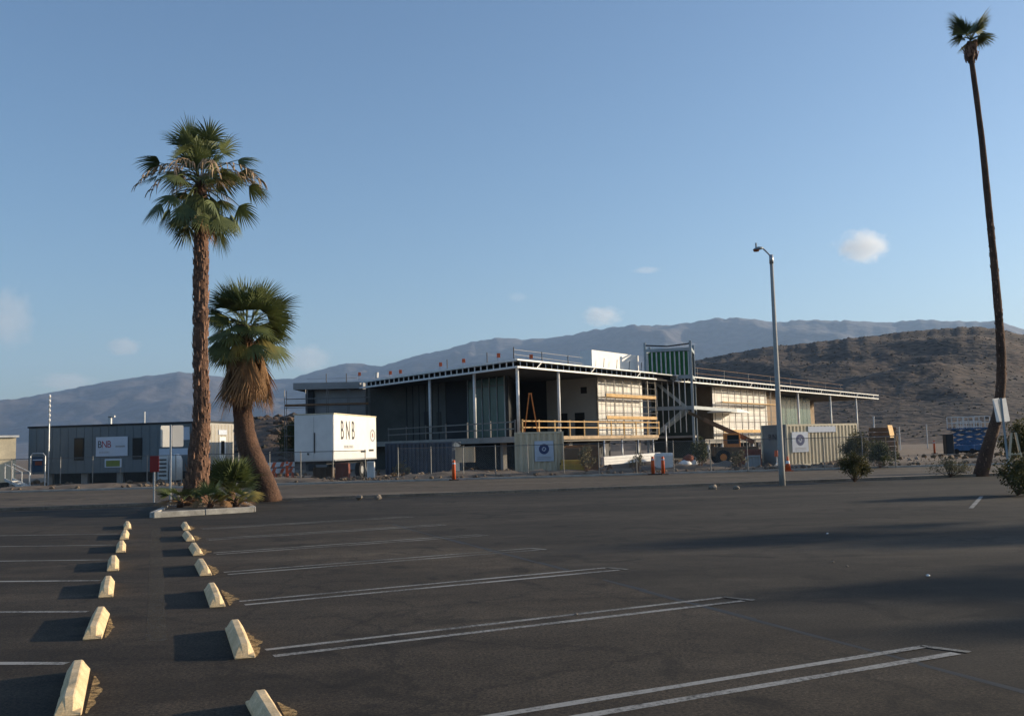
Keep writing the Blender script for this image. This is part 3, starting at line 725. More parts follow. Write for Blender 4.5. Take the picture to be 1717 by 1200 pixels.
shrub(Vector((P(1240,785,57.5).x, 57.5, 0)), .55, 1.2, 420, .08, M_dry, 'dry bush near the grey end of the cream container', 11)
shrub(Vector((P(675,785,57).x, 57, 0)), .5, 1.0, 300, .07, M_dry, 'low dry bush in front of the blue container', 12)

# ------------------------------------------------------------ site materials
M_white = mat('white_panel', (0.80, 0.78, 0.74), 0.6, 0.08, 1.5)
M_whitep = mat('white_steel', (0.74, 0.74, 0.72), 0.45, 0.15, 2.0)
M_galv = mat('galvanised', (0.52, 0.53, 0.54), 0.45, 0.2, 4.0, metal=0.6)
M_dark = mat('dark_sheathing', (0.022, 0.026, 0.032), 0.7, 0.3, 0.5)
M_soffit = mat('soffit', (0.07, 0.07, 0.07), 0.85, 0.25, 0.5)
M_black = mat('black', (0.015, 0.015, 0.015), 0.6, 0.3, 2.0)
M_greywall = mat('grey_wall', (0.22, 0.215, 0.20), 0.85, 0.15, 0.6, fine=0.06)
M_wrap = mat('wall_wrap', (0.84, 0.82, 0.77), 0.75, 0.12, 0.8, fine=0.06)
M_tanwall = mat('tan_wall', (0.30, 0.215, 0.14), 0.85, 0.25, 0.7, fine=0.1)
M_steel = mat('blue_grey_steel', (0.34, 0.39, 0.41), 0.5, 0.2, 1.0)
M_greens = mat('green_sheathing', (0.03, 0.20, 0.06), 0.7, 0.3, 0.8)
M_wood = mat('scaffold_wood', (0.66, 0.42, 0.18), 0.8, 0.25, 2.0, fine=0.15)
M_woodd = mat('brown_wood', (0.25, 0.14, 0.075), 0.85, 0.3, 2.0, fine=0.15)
M_pole = mat('scaffold_pole', (0.20, 0.19, 0.18), 0.5, 0.2, 3.0, metal=0.5)
M_orange = mat('orange_plastic', (0.78, 0.13, 0.03), 0.55, 0.2, 4.0)
M_ladder = mat('ladder_orange', (0.70, 0.24, 0.05), 0.55, 0.2, 4.0)
M_cream = mat('cream_paint', (0.74, 0.64, 0.45), 0.6, 0.18, 0.8, fine=0.08)
M_beige = mat('beige_paint', (0.72, 0.59, 0.40), 0.65, 0.15, 0.8, fine=0.08)
M_greyp = mat('trailer_grey', (0.155, 0.185, 0.20), 0.6, 0.15, 0.5, fine=0.05)
M_blue = mat('container_blue', (0.04, 0.07, 0.115), 0.55, 0.3, 1.0, fine=0.1)
M_bluep = mat('lift_blue', (0.03, 0.12, 0.28), 0.5, 0.3, 2.0)
M_red = mat('sign_red', (0.30, 0.022, 0.018), 0.5, 0.2, 4.0)
M_rust = mat('rust_red', (0.28, 0.085, 0.05), 0.85, 0.35, 2.0, fine=0.2)
M_brown = mat('bin_brown', (0.17, 0.105, 0.055), 0.85, 0.35, 1.5, fine=0.2)
M_yel = mat('machine_yellow', (0.60, 0.36, 0.05), 0.6, 0.3, 2.0)
M_tyre = mat('tyre', (0.018, 0.018, 0.018), 0.9, 0.3, 5.0)
M_sign = mat('sign_white', (0.78, 0.79, 0.80), 0.5, 0.08, 2.0)
M_signb = mat('sign_pale_blue', (0.55, 0.60, 0.68), 0.5, 0.08, 2.0)
M_ink = mat('ink_dark', (0.03, 0.03, 0.035), 0.6, 0.1, 2.0)
M_inkr = mat('ink_red', (0.35, 0.04, 0.05), 0.6, 0.1, 2.0)
M_inkg = mat('ink_grey', (0.35, 0.35, 0.37), 0.6, 0.1, 2.0)
M_inkb = mat('ink_navy', (0.015, 0.035, 0.14), 0.6, 0.1, 2.0)
M_limes = mat('sign_lime', (0.20, 0.24, 0.06), 0.6, 0.15, 3.0)
M_debris = mat('site_rubble', (0.22, 0.165, 0.115), 0.95, scale=1.5, col2=(0.10, 0.073, 0.052), fine=0.3, coord='World')
M_shadewall = mat('shade_wall', (0.09, 0.092, 0.084), 0.85, 0.2, 0.6, fine=0.08)  # grey wall darkened, the shade under the roof put into its colour
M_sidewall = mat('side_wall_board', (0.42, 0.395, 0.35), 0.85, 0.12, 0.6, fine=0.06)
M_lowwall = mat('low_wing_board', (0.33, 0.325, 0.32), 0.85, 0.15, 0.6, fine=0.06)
M_glass = mat('teal_glass', (0.03, 0.10, 0.09), 0.25, 0.25, 0.4, spec=0.5)
M_winglass = mat('dark_window', (0.02, 0.022, 0.022), 0.35, 0.2, 1.0, spec=0.25)
M_concslab = mat('concrete_slab', (0.33, 0.31, 0.28), 0.9, 0.2, 0.8, fine=0.1)

def V(p, z): return Vector((p.x, p.y, z))
def XY(px, Y): p = P(px, 740, Y); return Vector((p.x, Y, 0))
def Zat(px, py, Y): return P(px, py, Y).z

# ------------------------------------------------------------ the building
D0 = 70.0
C0 = XY(870.3, D0)
RV = Vector((0.579, 0.815, 0)).normalized(); RN = Vector((-RV.y, RV.x, 0))
LV = Vector((-0.593, 0.805, 0)).normalized(); LN = Vector((-LV.y, LV.x, 0))*-1
if LN.y < 0: LN = -LN
ZR1 = Zat(867, 601, D0); ZR0 = Zat(867, 616.5, D0); ZD1 = 2.45; ZD0 = 2.03
KS = D0/68.0
def BR(s, n_=0, z=0): return C0 + RV*s*KS + RN*n_ + Vector((0,0,z))
def BL(t_, n_=0, z=0): return C0 + LV*t_*KS + LN*n_ + Vector((0,0,z))
BLD = thing('building', 'long flat-roofed pavilion under construction with raised deck and studded roof edge', 'building', C0)
MB().prism([BR(.0,.0)+ (RV+LV)*.8, BR(89.2, .55), BR(89.1, 13), BR(30, 26), BL(23.0, 6), BL(22.9, .55)], ZR0+.16, ZR1-.125).build('roof', mat('roof_cavity_shade', (0.008, 0.009, 0.011), 0.9, 0.3, 0.5, spec=0.1), BLD)  # near-black block stands for the shade in the open cells behind the studs
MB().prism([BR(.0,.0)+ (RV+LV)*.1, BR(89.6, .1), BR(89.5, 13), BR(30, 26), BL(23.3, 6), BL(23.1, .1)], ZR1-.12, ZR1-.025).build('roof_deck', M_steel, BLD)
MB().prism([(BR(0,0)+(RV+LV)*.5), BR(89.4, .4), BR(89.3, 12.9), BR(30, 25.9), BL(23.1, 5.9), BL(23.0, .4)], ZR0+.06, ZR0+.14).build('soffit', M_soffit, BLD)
def chord(a, b, name, h=.14, w=.16, m_=None): MB().beam(a, b, w, h).build(name, m_ or M_whitep, BLD)
SPL = [(0.0, 20.9), (24.6, 90.0)]
for s0, s1 in SPL:
    chord(BR(s0, .02, ZR1-.07), BR(s1, .02, ZR1-.07), 'top_chord', .10, .14)
    chord(BR(s0, .02, ZR0+.07), BR(s1, .02, ZR0+.07), 'bottom_chord', .12, .14)
    k = s0+.45
    while k < s1:
        MB().beam(BR(k, .04, ZR0+.15), BR(k, .04, ZR1-.14), .06, .07).build('fascia_stud', M_whitep, BLD); k += .80
    k = s0+2.5
    while k < s1:
        MB().beam(BR(k, .03, ZR0+.15), BR(k+.55, .03, ZR1-.14), .06, .06).build('fascia_brace', M_whitep, BLD); k += 7.5
chord(BL(0.1, .02, ZR1-.07), BL(23.3, .02, ZR1-.07), 'top_chord', .16, .14)
chord(BL(0.1, .02, ZR0+.07), BL(23.3, .02, ZR0+.07), 'bottom_chord', .14, .2)
k = .5
while k < 23.2:
    MB().beam(BL(k, .04, ZR0+.14), BL(k, .04, ZR1-.14), .09, .07).build('fascia_stud', M_whitep, BLD); k += .80
# right end soffit edge
chord(BR(90, .1, ZR0+.07), BR(89.9, 13, ZR0+.07), 'bottom_chord', .16, .2)
chord(BR(90, .1, ZR1-.07), BR(89.9, 13, ZR1-.07), 'top_chord', .15, .14)
# left low wing: solid grey fascia parallel to the road
A = BL(23.3, .0); Bp = XY(492, A.y-.3)
zz1, zz0 = Zat(550, 641, A.y), Zat(550, 652, A.y)
MB().prism([Bp, A+Vector((-.05,0,0)), A+Vector((.5, 6, 0)), Bp+Vector((.3, 7, 0))], zz0, zz1).build('low_roof', M_lowwall, BLD)
wl = [Bp+Vector((1.7, 1.2, 0)), A+Vector((.3, 1.0, 0)), A+Vector((.6, 5, 0)), Bp+Vector((1.7, 6, 0))]
MB().prism(wl, 0, zz0-.01).build('low_wing_wall', M_lowwall, BLD)
MB().prism([Bp+Vector((1.0,.8,0)), Bp+Vector((1.65,.8,0)), Bp+Vector((1.65,6,0)), Bp+Vector((1.0,6,0))], 0, zz0-.01).build('low_wing_pier', M_dark, BLD)
# columns
for p in (BL(12.13, .35), BL(5.83, .35), BR(.5, 0)+LV*.5+Vector((.0,.1,0)), BR(5.9, .45)):
    MB().tube([V(p, ZD1), V(p, ZR0+.06)], .115, 12).build('column', M_whitep, BLD, smooth=True)
for s_ in (57.5, 69.4, 80.4):
    MB().tube([BR(s_, .45, 0), BR(s_, .45, ZR0+.06)], .14, 12).build('column', M_whitep, BLD, smooth=True)
# deck
MB().prism([BR(.3,.3)+LV*.2, BR(21.3, .3), BR(21.3, 14), BL(23.3, 6), BL(23.3, .3)], ZD0, ZD1).build('deck', M_concslab, BLD)
MB().beam(BR(.3, .2, ZD1-.14), BR(21.3, .2, ZD1-.14), .05, .26).build('deck_edge_board', mat('deck_edge', (0.50, 0.36, 0.22), .8, .3, 1.5, fine=.15), BLD)
# foundations, coloured dark for the shaded void, and posts under the deck
MB().prism([BR(5, 5), BR(21, 5), BR(21, 6), BR(5, 6)], 0, ZD0-.01).build('foundation_wall', M_dark, BLD)
MB().prism([BL(4, 4.2), BL(4, 5), BL(23.3, 5), BL(23.3, 4.2)][::-1], 0, ZD0-.01).build('foundation_wall', M_dark, BLD)
for s_ in (3.0, 8.5, 14, 19.5):
    MB().box(BR(s_, 1.3, ZD0/2), (.35, .35, ZD0-.02), rz=.6).build('deck_pier', M_concslab, BLD)
for s_ in (4.0, 9.5, 15):
    MB().box(BL(s_, 1.6, ZD0/2), (.35, .35, ZD0-.02), rz=.6).build('deck_pier', M_concslab, BLD)
# walls of the near wing
def wallbox(a, b, z0, z1, th, m_, name='wall', parent=None):
    d = (b-a).normalized(); nrm = Vector((-d.y, d.x, 0))
    return MB().prism([a, b, b+nrm*th, a+nrm*th], z0, z1).build(name, m_, parent or BLD)
ZT = ZR0+.05
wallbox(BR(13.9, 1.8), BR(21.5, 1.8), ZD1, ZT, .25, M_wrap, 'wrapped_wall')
wallbox(BR(13.9, 7.0), BR(13.9, 1.83), ZD1, ZT, .25, M_sidewall, 'side_wall')  # paler colour carries the light reflected onto this shaded face
wallbox(BR(13.9, 10.6), BR(13.9, 7.01), ZD1, ZT, .24, M_dark, 'recess_wall')  # same wall carried on near-black, the deep shade of the recess in its colour
for nn_, w_ in ((3.2, .95), (4.9, .95)):
    a = BR(13.88, nn_+w_); b_ = BR(13.88, nn_); fr = wallbox(a-RV*.02, b_-RV*.02, ZD1+.02, ZD1+2.0, .05, M_winglass, 'window')
a, b_ = BR(13.88, 3.5), BR(13.88, 2.9); wallbox(a, b_, ZT-1.3, ZT-.75, .04, M_black, 'vent_opening')
wallbox(BL(6.7, 4.2), BR(14.1, 10.4), ZD1, ZT, .25, M_dark, 'core_wall')  # near-black colour stands for the unlit interior
# tall glazing on the left front
gp = wallbox(BL(12.0, 4.15), BL(6.9, 4.15), ZD1, ZT-.02, .02, M_dark, 'glazing_back')
for i in range(5):
    a, b_ = BL(12.0-1.02*i-.03, 4.0), BL(12.0-1.02*(i+1)+.03, 4.0)
    wallbox(a, b_, ZD1+.1, ZT-.75, .04, M_glass, 'glass_pane'); wallbox(a, b_, ZT-.68, ZT-.1, .04, M_glass, 'glass_pane')
for i in range(6):
    p = BL(12.0-1.02*i, 3.98); MB().box(V(p, (ZD1+ZT)/2), (.06, .10, ZT-ZD1-.02), rz=math.atan2(LV.y, LV.x)).build('mullion', M_steel, BLD)
wallbox(BL(23.3, 3.2), BL(14.2, 3.2), ZD1, ZT, .25, M_shadewall, 'front_wall')
wallbox(A+Vector((.35, .95, 0)), BL(20.5, 3.22), 0, zz0+.6, .2, M_shadewall, 'link_wall')
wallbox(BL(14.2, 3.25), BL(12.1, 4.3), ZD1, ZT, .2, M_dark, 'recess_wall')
for i_ in range(8):
    p = BL(22.6-1.05*i_, 3.17); MB().box(V(p, (ZD1+ZT)/2), (.05, .06, ZT-ZD1-.05), rz=math.atan2(LV.y, LV.x)).build('wall_batten', M_dark, BLD)
wallbox(BL(17.6, 3.16), BL(16.4, 3.16), ZD1+.02, ZD1+2.5, .03, M_black, 'door_opening')
wallbox(BL(15.6, 3.16), BL(14.9, 3.16), ZD1+.6, ZD1+2.4, .03, M_winglass, 'window')
# far wing
wallbox(BR(36.4, 1.8), BR(51.0, 1.8), 2.0, ZT, .25, M_wrap, 'wrapped_wall')
wallbox(BR(36.4, 8.5), BR(36.4, 1.83), 1.2, ZT, .25, M_tanwall, 'side_wall')
wallbox(BR(51.0, 2.3), BR(56.5, 2.3), 1.0, ZT, .25, M_tanwall, 'plywood_wall')
wallbox(BR(56.5, 2.3), BR(61.8, 4.6), 0.0, ZT, .25, M_tanwall, 'plywood_wall')
wallbox(BR(74.5, 9.0), BR(88, 9.0), 0.0, ZT, .25, M_tanwall, 'back_wall')
wallbox(BR(62, 4.9), BR(74, 4.9), 1.0, ZT, .05, M_dark, 'glazing_back')
for i in range(8):
    wallbox(BR(62+1.5*i+.04, 4.7), BR(62+1.5*(i+1)-.04, 4.7), 1.0, ZT-.1, .04, M_glass, 'glass_pane')
MB().prism([BR(33, 1.2), BR(58, 1.2), BR(58, 8), BR(33, 8)], 1.55, 1.98).build('far_deck', M_concslab, BLD)
MB().prism([BR(34, 5.5), BR(57, 5.5), BR(57, 6), BR(34, 6)], 0, 1.54).build('foundation_wall', M_dark, BLD)  # dark sheet for the shaded void under the far deck
for s_ in (34.2, 37.5, 41.5, 45.6, 50):
    MB().tube([BR(s_, 1.5, 0), BR(s_, 1.5, 1.54)], .17, 10).build('far_deck_post', M_whitep, BLD, smooth=True)
# canopy in front of the far wing
cp = MB(); ca = BR(34.6, -.4, Zat(1200, 688, 96))
for i in range(9):
    u_ = i/8; q = ca + RV*(6.2*u_) ; zc = math.sin(math.pi*u_)*.28
    cp.v += [q+Vector((0,0,zc)), q+RN*2.0+Vector((0,0,zc)), q+Vector((0,0,-.10)), q+RN*2.0+Vector((0,0,-.10))]
for i in range(8):
    o = 4*i; cp.f += [(o, o+4, o+5, o+1), (o+2, o+3, o+7, o+6), (o, o+2, o+6, o+4), (o+1, o+5, o+7, o+3)]
cp.f += [(0,1,3,2), (32,34,35,33)]
cp.build('canopy', M_white, BLD, smooth=False)
# rooftop enclosure
ra, rb = BR(15.7, 3.4), BR(24.0, 3.4)
RB = MB().prism([ra, rb, rb+RN*3.4, ra+RN*1.2], ZR1-.1, ZR1+1.95); RB.build('roof_enclosure', M_white, BLD)
for k in range(4):
    p = ra+RV*(1.0+2.3*k)+RN*-.5; MB().beam(V(p, ZR1-.1), V(p+RV*.25, ZR1+1.25), .05, .05).build('roof_guard_post', M_black, BLD)
# guard posts and wire along the roof edge
def roofpost(p, h, parent=None): return MB().tube([V(p, ZR1-.05), V(p, ZR1+h)], .035, 6).build('roof_guard_post', M_black, BLD)
for s_, h in ((1.0, .98), (4.6, .85), (8.2, .8)): roofpost(BR(s_, 1.0), h)
for t_, h in ((5.0, .95), (10.5, .9)): roofpost(BL(t_, 1.0), h)
MB().beam(BR(1.0, 1.0, ZR1+.8), BR(12.6, 2.4, ZR1+1.0), .02, .02).build('guard_wire', M_pole, BLD)
MB().beam(BR(1.0, 1.0, ZR1+.45), BR(12.6, 2.4, ZR1+.5), .02, .02).build('guard_wire', M_pole, BLD)
for px in (548, 582):
    p = XY(px, A.y+2); MB().tube([V(p, zz1-.05), V(p, zz1+.95)], .035, 6).build('roof_guard_post', M_black, BLD)
MB().beam(V(XY(515, A.y+2), zz1+.5), V(XY(600, A.y+2), zz1+.5), .02, .02).build('guard_wire', M_pole, BLD)
for k in range(9):
    p = BR(27+6.5*k, 2.0); MB().tube([V(p, ZR1-.05), V(p, ZR1+1.25)], .03, 6).build('roof_guard_post', M_pole, BLD)
for h in (.65, 1.2): MB().beam(BR(25, 2.0, ZR1+h), BR(80, 2.0, ZR1+h), .035, .035).build('roof_guard_rail', M_woodd, BLD)
# small flags on the roof edge
flag_px = [(603, 628), (655, 626), (672, 624), (740, 612), (779, 606), (838, 597), (893, 599)]
for i, (px, py) in enumerate(flag_px):
    Yd = D0*(1+.0011*(867-px)) + .6 if px < 867 else D0+2.2
    p = XY(px, Yd); zf = Zat(px, py, Yd); zb = ZR1-.06
    o = thing('marker_flag', ['leftmost orange marker flag on the roof edge', 'second orange marker flag from the left on the roof edge', 'third orange marker flag from the left on the roof edge', 'fourth orange marker flag from the left, over the shaded roof edge', 'fifth orange marker flag from the left, over the shaded roof edge', 'orange marker flag on the roof edge just left of the corner', 'orange marker flag on the roof edge just right of the corner'][i], 'flag', V(p, zb), 'orange flags on the roof')
    MB().beam(V(p, zb), V(p, zf+.15), .025, .025).build('staff', M_pole, o)
    MB().box(V(p, zf+.06)+Vector((.06, 0, 0)), (.26, .02, .32)).build('cloth', M_orange, o)
p = XY(633, 84); bk = thing('bucket', 'small white bucket standing on the shaded roof edge', 'bucket', V(p, ZR1-.1))
MB().tube([V(p, ZR1-.1), V(p, ZR1+.32)], [.14, .17], 10).build('pail', M_white, bk); MB().tube([V(p, ZR1+.32), V(p, ZR1+.36)], [.18, .18], 10).build('lid', M_whitep, bk)

# ------------------------------------------------------------ stair tower
YT = 91.0
TW = thing('stair_tower', 'steel-framed stair tower with green sheathing between its studs', 'tower', XY(1125, YT))
tl, tr_ = XY(1087, YT+1.0), XY(1164, YT); zt = Zat(1125, 572, YT); zm = Zat(1125, 632, YT); zb_ = Zat(1125, 684, YT)
td = (tr_-tl).normalized(); tn = Vector((-td.y, td.x, 0)); TWd = (tr_-tl).length
for p in (tl, tr_, tl+tn*4.5, tr_+tn*4.5):
    MB().box(V(p, zt/2), (.22, .22, zt), rz=math.atan2(td.y, td.x)).build('corner_post', M_steel, TW)
for z in (zt-.75, zm, zb_):
    MB().beam(V(tl, z), V(tr_, z), .2, .34 if z != zt-.75 else .28).build('beam', M_steel, TW)
    MB().beam(V(tr_, z)+tn*.15, V(tr_, z)+tn*4.4, .2, .3).build('beam', M_steel, TW)
    MB().beam(V(tl, z)+tn*.15, V(tl, z)+tn*4.4, .2, .3).build('beam', M_steel, TW)
MB().beam(V(tl, zt-.25)+td*.1, V(tl.lerp(tr_, .5), zt-.42), .12, .12).build('sagging_brace', M_dark, TW)
MB().beam(V(tr_, zt-.25)-td*.1, V(tl.lerp(tr_, .5), zt-.42), .12, .12).build('sagging_brace', M_dark, TW)
for i in range(10):
    p = tl.lerp(tr_, (i+.5)/10)
    MB().box(V(p, (zm+zt-.75)/2), (.12, .14, zt-.75-zm-.4), rz=math.atan2(td.y, td.x)).build('stud', M_galv, TW)
    if i < 9:
        a, b_ = tl.lerp(tr_, (i+.5)/10)+td*.07, tl.lerp(tr_, (i+1.5)/10)-td*.07
        d = td; MB().prism([a+tn*.12, b_+tn*.12, b_+tn*.16, a+tn*.16], zm+.2, zt-.92).build('sheathing_panel', M_greens, TW)
for i in range(6):
    p = tl.lerp(tr_, .22+.75*i/6)
    MB().box(V(p, (ZD1+zb_)/2)+tn*.05, (.07, .07, zb_-ZD1-.4), rz=math.atan2(td.y, td.x)).build('stud', M_galv, TW)
    MB().box(V(p, (zb_+zm)/2)+tn*.05, (.09, .09, zm-zb_-.4), rz=math.atan2(td.y, td.x)).build('stud', M_galv, TW)
MB().prism([tl+tn*4.3, tr_+tn*4.3, tr_+tn*4.4, tl+tn*4.4], .2, zm).build('back_wall', mat('tower_core', (0.05, 0.065, 0.055), .85, .3, .5), TW)
MB().prism([tl+tn*4.2, tr_+tn*4.2, tr_+tn*4.26, tl+tn*4.26], zm, zt-.4).build('back_wall', M_dark, TW)
# stair flights
def flight(a, b, w, nm='stair_flight'):
    mb = MB(); n_ = 10
    for s_ in (0, w):
        mb.beam(a+tn*s_, b+tn*s_, .07, .28)
    for i in range(n_+1):
        q = a.lerp(b, i/n_); mb.box(q+tn*(w/2), (.28, w, .05), rz=math.atan2(td.y, td.x))
    o_ = mb.build(nm, M_steel, TW)
flight(V(tl+td*.6+tn*.6, zm-.2), V(tr_-td*.7+tn*.6, zb_+.1), 1.1)
flight(V(tr_-td*.6+tn*2.0, zb_-.2), V(tl+td*.6+tn*2.0, ZD1+.1), 1.1)
flight(V(tl+td*.8+tn*.6, ZD1+.2), V(tr_-td*.9+tn*.6, zb_-.2), 1.1)
MB().prism([tl+tn*.2, tr_+tn*.2, tr_+tn*4.2, tl+tn*4.2], ZD1-.3, ZD1-.1).build('landing', M_concslab, TW)
# long beam carried on from the tower to the far wing
MB().beam(V(tr_, zb_), V(XY(1236, YT+9), zb_-.1), .25, .3).build('link_beam', M_steel, TW)

# ------------------------------------------------------------ scaffolding
def scaffold(name, label, s0, s1, n_, z0, z1, lifts, bays, planks, base=0.0, fr=BR, plank_m=None):
    o = thing(name, label, 'scaffold', fr(s0, n_, base), 'scaffolds along the building')
    for i in range(bays+1):
        s_ = s0+(s1-s0)*i/bays
        for k in (0, 1):
            MB().tube([fr(s_, n_+k*.75, z0), fr(s_, n_+k*.75, z1)], .03, 5).build('upright', M_pole, o)
    for z in lifts:
        MB().tube([fr(s0, n_-.03, z), fr(s1, n_-.03, z)], .022, 5).build('ledger', M_pole, o)
    for i in range(bays):
        sa, sb = s0+(s1-s0)*i/bays, s0+(s1-s0)*(i+1)/bays
        for z in lifts[::3]:
            MB().tube([fr(sa, n_+.72, z), fr(sb, n_+.72, z)], .022, 5).build('ledger', M_pole, o)
    for z, h in planks:
        for i in range(bays):
            sa, sb = s0+(s1-s0)*i/bays, s0+(s1-s0)*(i+1)/bays
            MB().beam(fr(sa+.01, n_+.37, z), fr(sb-.01, n_+.37, z), .7, .05).build('deck_plank', plank_m or M_wood, o)
        MB().beam(fr(s0, n_-.07, z+h/2), fr(s1, n_-.07, z+h/2), .04, h).build('toe_board', plank_m or M_wood, o)
    return o
zA, zB = Zat(1040, 660, 80), Zat(1040, 698, 80)
lf = [ZD1+.25+.55*i for i in range(9)]
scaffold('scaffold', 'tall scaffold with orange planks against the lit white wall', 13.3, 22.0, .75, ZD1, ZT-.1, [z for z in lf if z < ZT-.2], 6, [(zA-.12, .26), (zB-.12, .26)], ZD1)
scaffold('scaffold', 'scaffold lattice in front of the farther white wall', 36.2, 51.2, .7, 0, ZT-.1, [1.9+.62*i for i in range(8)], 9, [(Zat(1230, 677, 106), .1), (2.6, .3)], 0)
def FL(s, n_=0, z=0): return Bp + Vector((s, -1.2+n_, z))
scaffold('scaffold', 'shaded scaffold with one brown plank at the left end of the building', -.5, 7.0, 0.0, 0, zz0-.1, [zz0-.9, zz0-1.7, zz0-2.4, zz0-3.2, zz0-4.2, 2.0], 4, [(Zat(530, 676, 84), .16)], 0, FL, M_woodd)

# ------------------------------------------------------------ wooden guardrails on the deck
def guard(label, fr, s0, s1, step, m_, post_m, n_=.1, rails=(.28, .66, 1.08), toe=True):
    o = thing('guardrail', label, 'guardrail', fr(s0, n_, ZD1), 'temporary deck guardrails')
    k = s0
    while k <= s1+.01:
        MB().box(fr(k, n_, ZD1+.60), (.09, .09, 1.2), rz=.6).build('post', post_m, o); k += step
    for z in rails:
        MB().beam(fr(s0, n_-.07, ZD1+z), fr(s1, n_-.07, ZD1+z), .04, .085).build('rail', m_, o)
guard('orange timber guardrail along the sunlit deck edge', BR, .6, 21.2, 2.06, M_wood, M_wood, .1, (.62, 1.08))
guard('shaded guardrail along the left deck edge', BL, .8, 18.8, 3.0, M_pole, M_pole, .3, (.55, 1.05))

# ------------------------------------------------------------ ladder, shoring posts
def ladder(pos, h, label, m_):
    o = thing('step_ladder', label, 'ladder', pos)
    for s_, nm in ((-1, 'ladder_frame'), (1, 'ladder_frame')):
        ft = pos + Vector((s_*.52, 0, 0)); tp = pos + Vector((s_*.07, 0, h))
        for k in (-1, 1):
            MB().beam(ft+Vector((0, k*.32, 0)), tp+Vector((0, k*.18, 0)), .07, .10).build('rail', m_, o)
        for i in range(1, 9):
            u_ = i/9; c = ft.lerp(tp, u_); w = .32-.14*u_
            MB().beam(c+Vector((0, -w, 0)), c+Vector((0, w, 0)), .09, .035).build('rung', m_, o)
    MB().box(pos+Vector((0, 0, h+.02)), (.26, .42, .06)).build('top_cap', m_, o)
lp = XY(891, 71.2); ladder(V(lp, ZD1), Zat(891, 660, 71.2)-ZD1, 'orange step ladder standing open on the deck', M_ladder)
for i, px in enumerate((1013, 1043, 1070, 1095, 1117)):
    p = XY(px, 71+3.2*i); o = thing('shoring_post', ['first grey shoring post from the left under the deck edge', 'second grey shoring post from the left under the deck edge', 'third grey shoring post from the left under the deck edge', 'fourth grey shoring post from the left under the deck edge', 'rightmost tall shoring post, beside the stair tower'][i], 'post', p, 'shoring posts')
    top = ZD0-.02 if i < 4 else Zat(px, 712, 82)
    MB().tube([V(p, 0), V(p, top)], .06, 8).build('tube', M_galv, o, smooth=True); MB().box(V(p, .02), (.25, .25, .04)).build('base_plate', M_galv, o)

# ------------------------------------------------------------ office trailer
def Ypt(px, Y): return XY(px, Y)
YO = 64.5
ol, orr = XY(48, YO), XY(349, YO-2.4); od = (orr-ol).normalized(); on = Vector((-od.y, od.x, 0)); LO = (orr-ol).length
OT = thing('office_trailer', 'long grey site office trailer with small windows behind the fence', 'trailer', ol)
zo1, zo0 = Zat(48, 715, YO), Zat(48, 795, YO)
MB().prism([ol, orr, orr+on*3.4, ol+on*3.4], zo0, zo1-.12).build('body', M_greyp, OT)
MB().prism([ol-od*.06-on*.06, orr+od*.06-on*.06, orr+od*.06+on*3.46, ol-od*.06+on*3.46], zo1-.11, zo1).build('roof', M_dark, OT)
MB().prism([orr+od*.01+on*.05, orr+od*.05+on*.05, orr+od*.05+on*3.35, orr+od*.01+on*3.35], zo0+.05, zo1-.14).build('end_panel', M_sidewall, OT, label='sunlit cream end wall')
for i in range(1, 22):
    p = ol+od*(LO*i/22)-on*.012; MB().box(V(p, (zo0+zo1-.14)/2), (.03, .02, zo1-zo0-.2), rz=math.atan2(od.y, od.x)).build('siding_rib', M_greyp, OT)
for i in range(7):
    p = orr+od*.06+on*(.35+.45*i); MB().box(V(p, (zo0+zo1-.14)/2), (.02, .03, zo1-zo0-.3), rz=math.atan2(od.y, od.x)).build('siding_rib', M_cream, OT)
def owin(pxa, pxb, pya, pyb, m_=None, name='window', frame=True, proud=.03):
    a, b_ = XY(pxa, YO-.3), XY(pxb, YO-.3)
    sa, sb = (a-ol).dot(od), (b_-ol).dot(od); z0, z1 = Zat(pxa, pyb, YO-.3), Zat(pxa, pya, YO-.3)
    q0, q1 = ol+od*sa-on*proud, ol+od*sb-on*proud
    if frame:
        f = MB().prism([q0-od*.07, q1+od*.07, q1+od*.07+on*proud*.95, q0-od*.07+on*proud*.95], z0-.07, z1+.07).build(name, M_black, OT)
        g_ = MB().prism([q0-on*.02, q1-on*.02, q1-on*.003, q0-on*.003], z0, (z0+z1)/2-.03).build('pane', m_ or M_winglass, f)
        g_ = MB().prism([q0-on*.02, q1-on*.02, q1-on*.003, q0-on*.003], (z0+z1)/2+.03, z1).build('pane', m_ or M_winglass, f)
        return f, q0, q1, z0, z1
    return MB().prism([q0, q1, q1+on*proud*.95, q0+on*proud*.95], z0, z1).build(name, m_, OT), q0, q1, z0, z1
owin(132, 147, 736, 770); owin(241, 255, 736, 768)
owin(305, 343, 717, 738, M_signb, 'banner', False)
owin(288, 340, 752, 764, M_signb, 'banner', False)
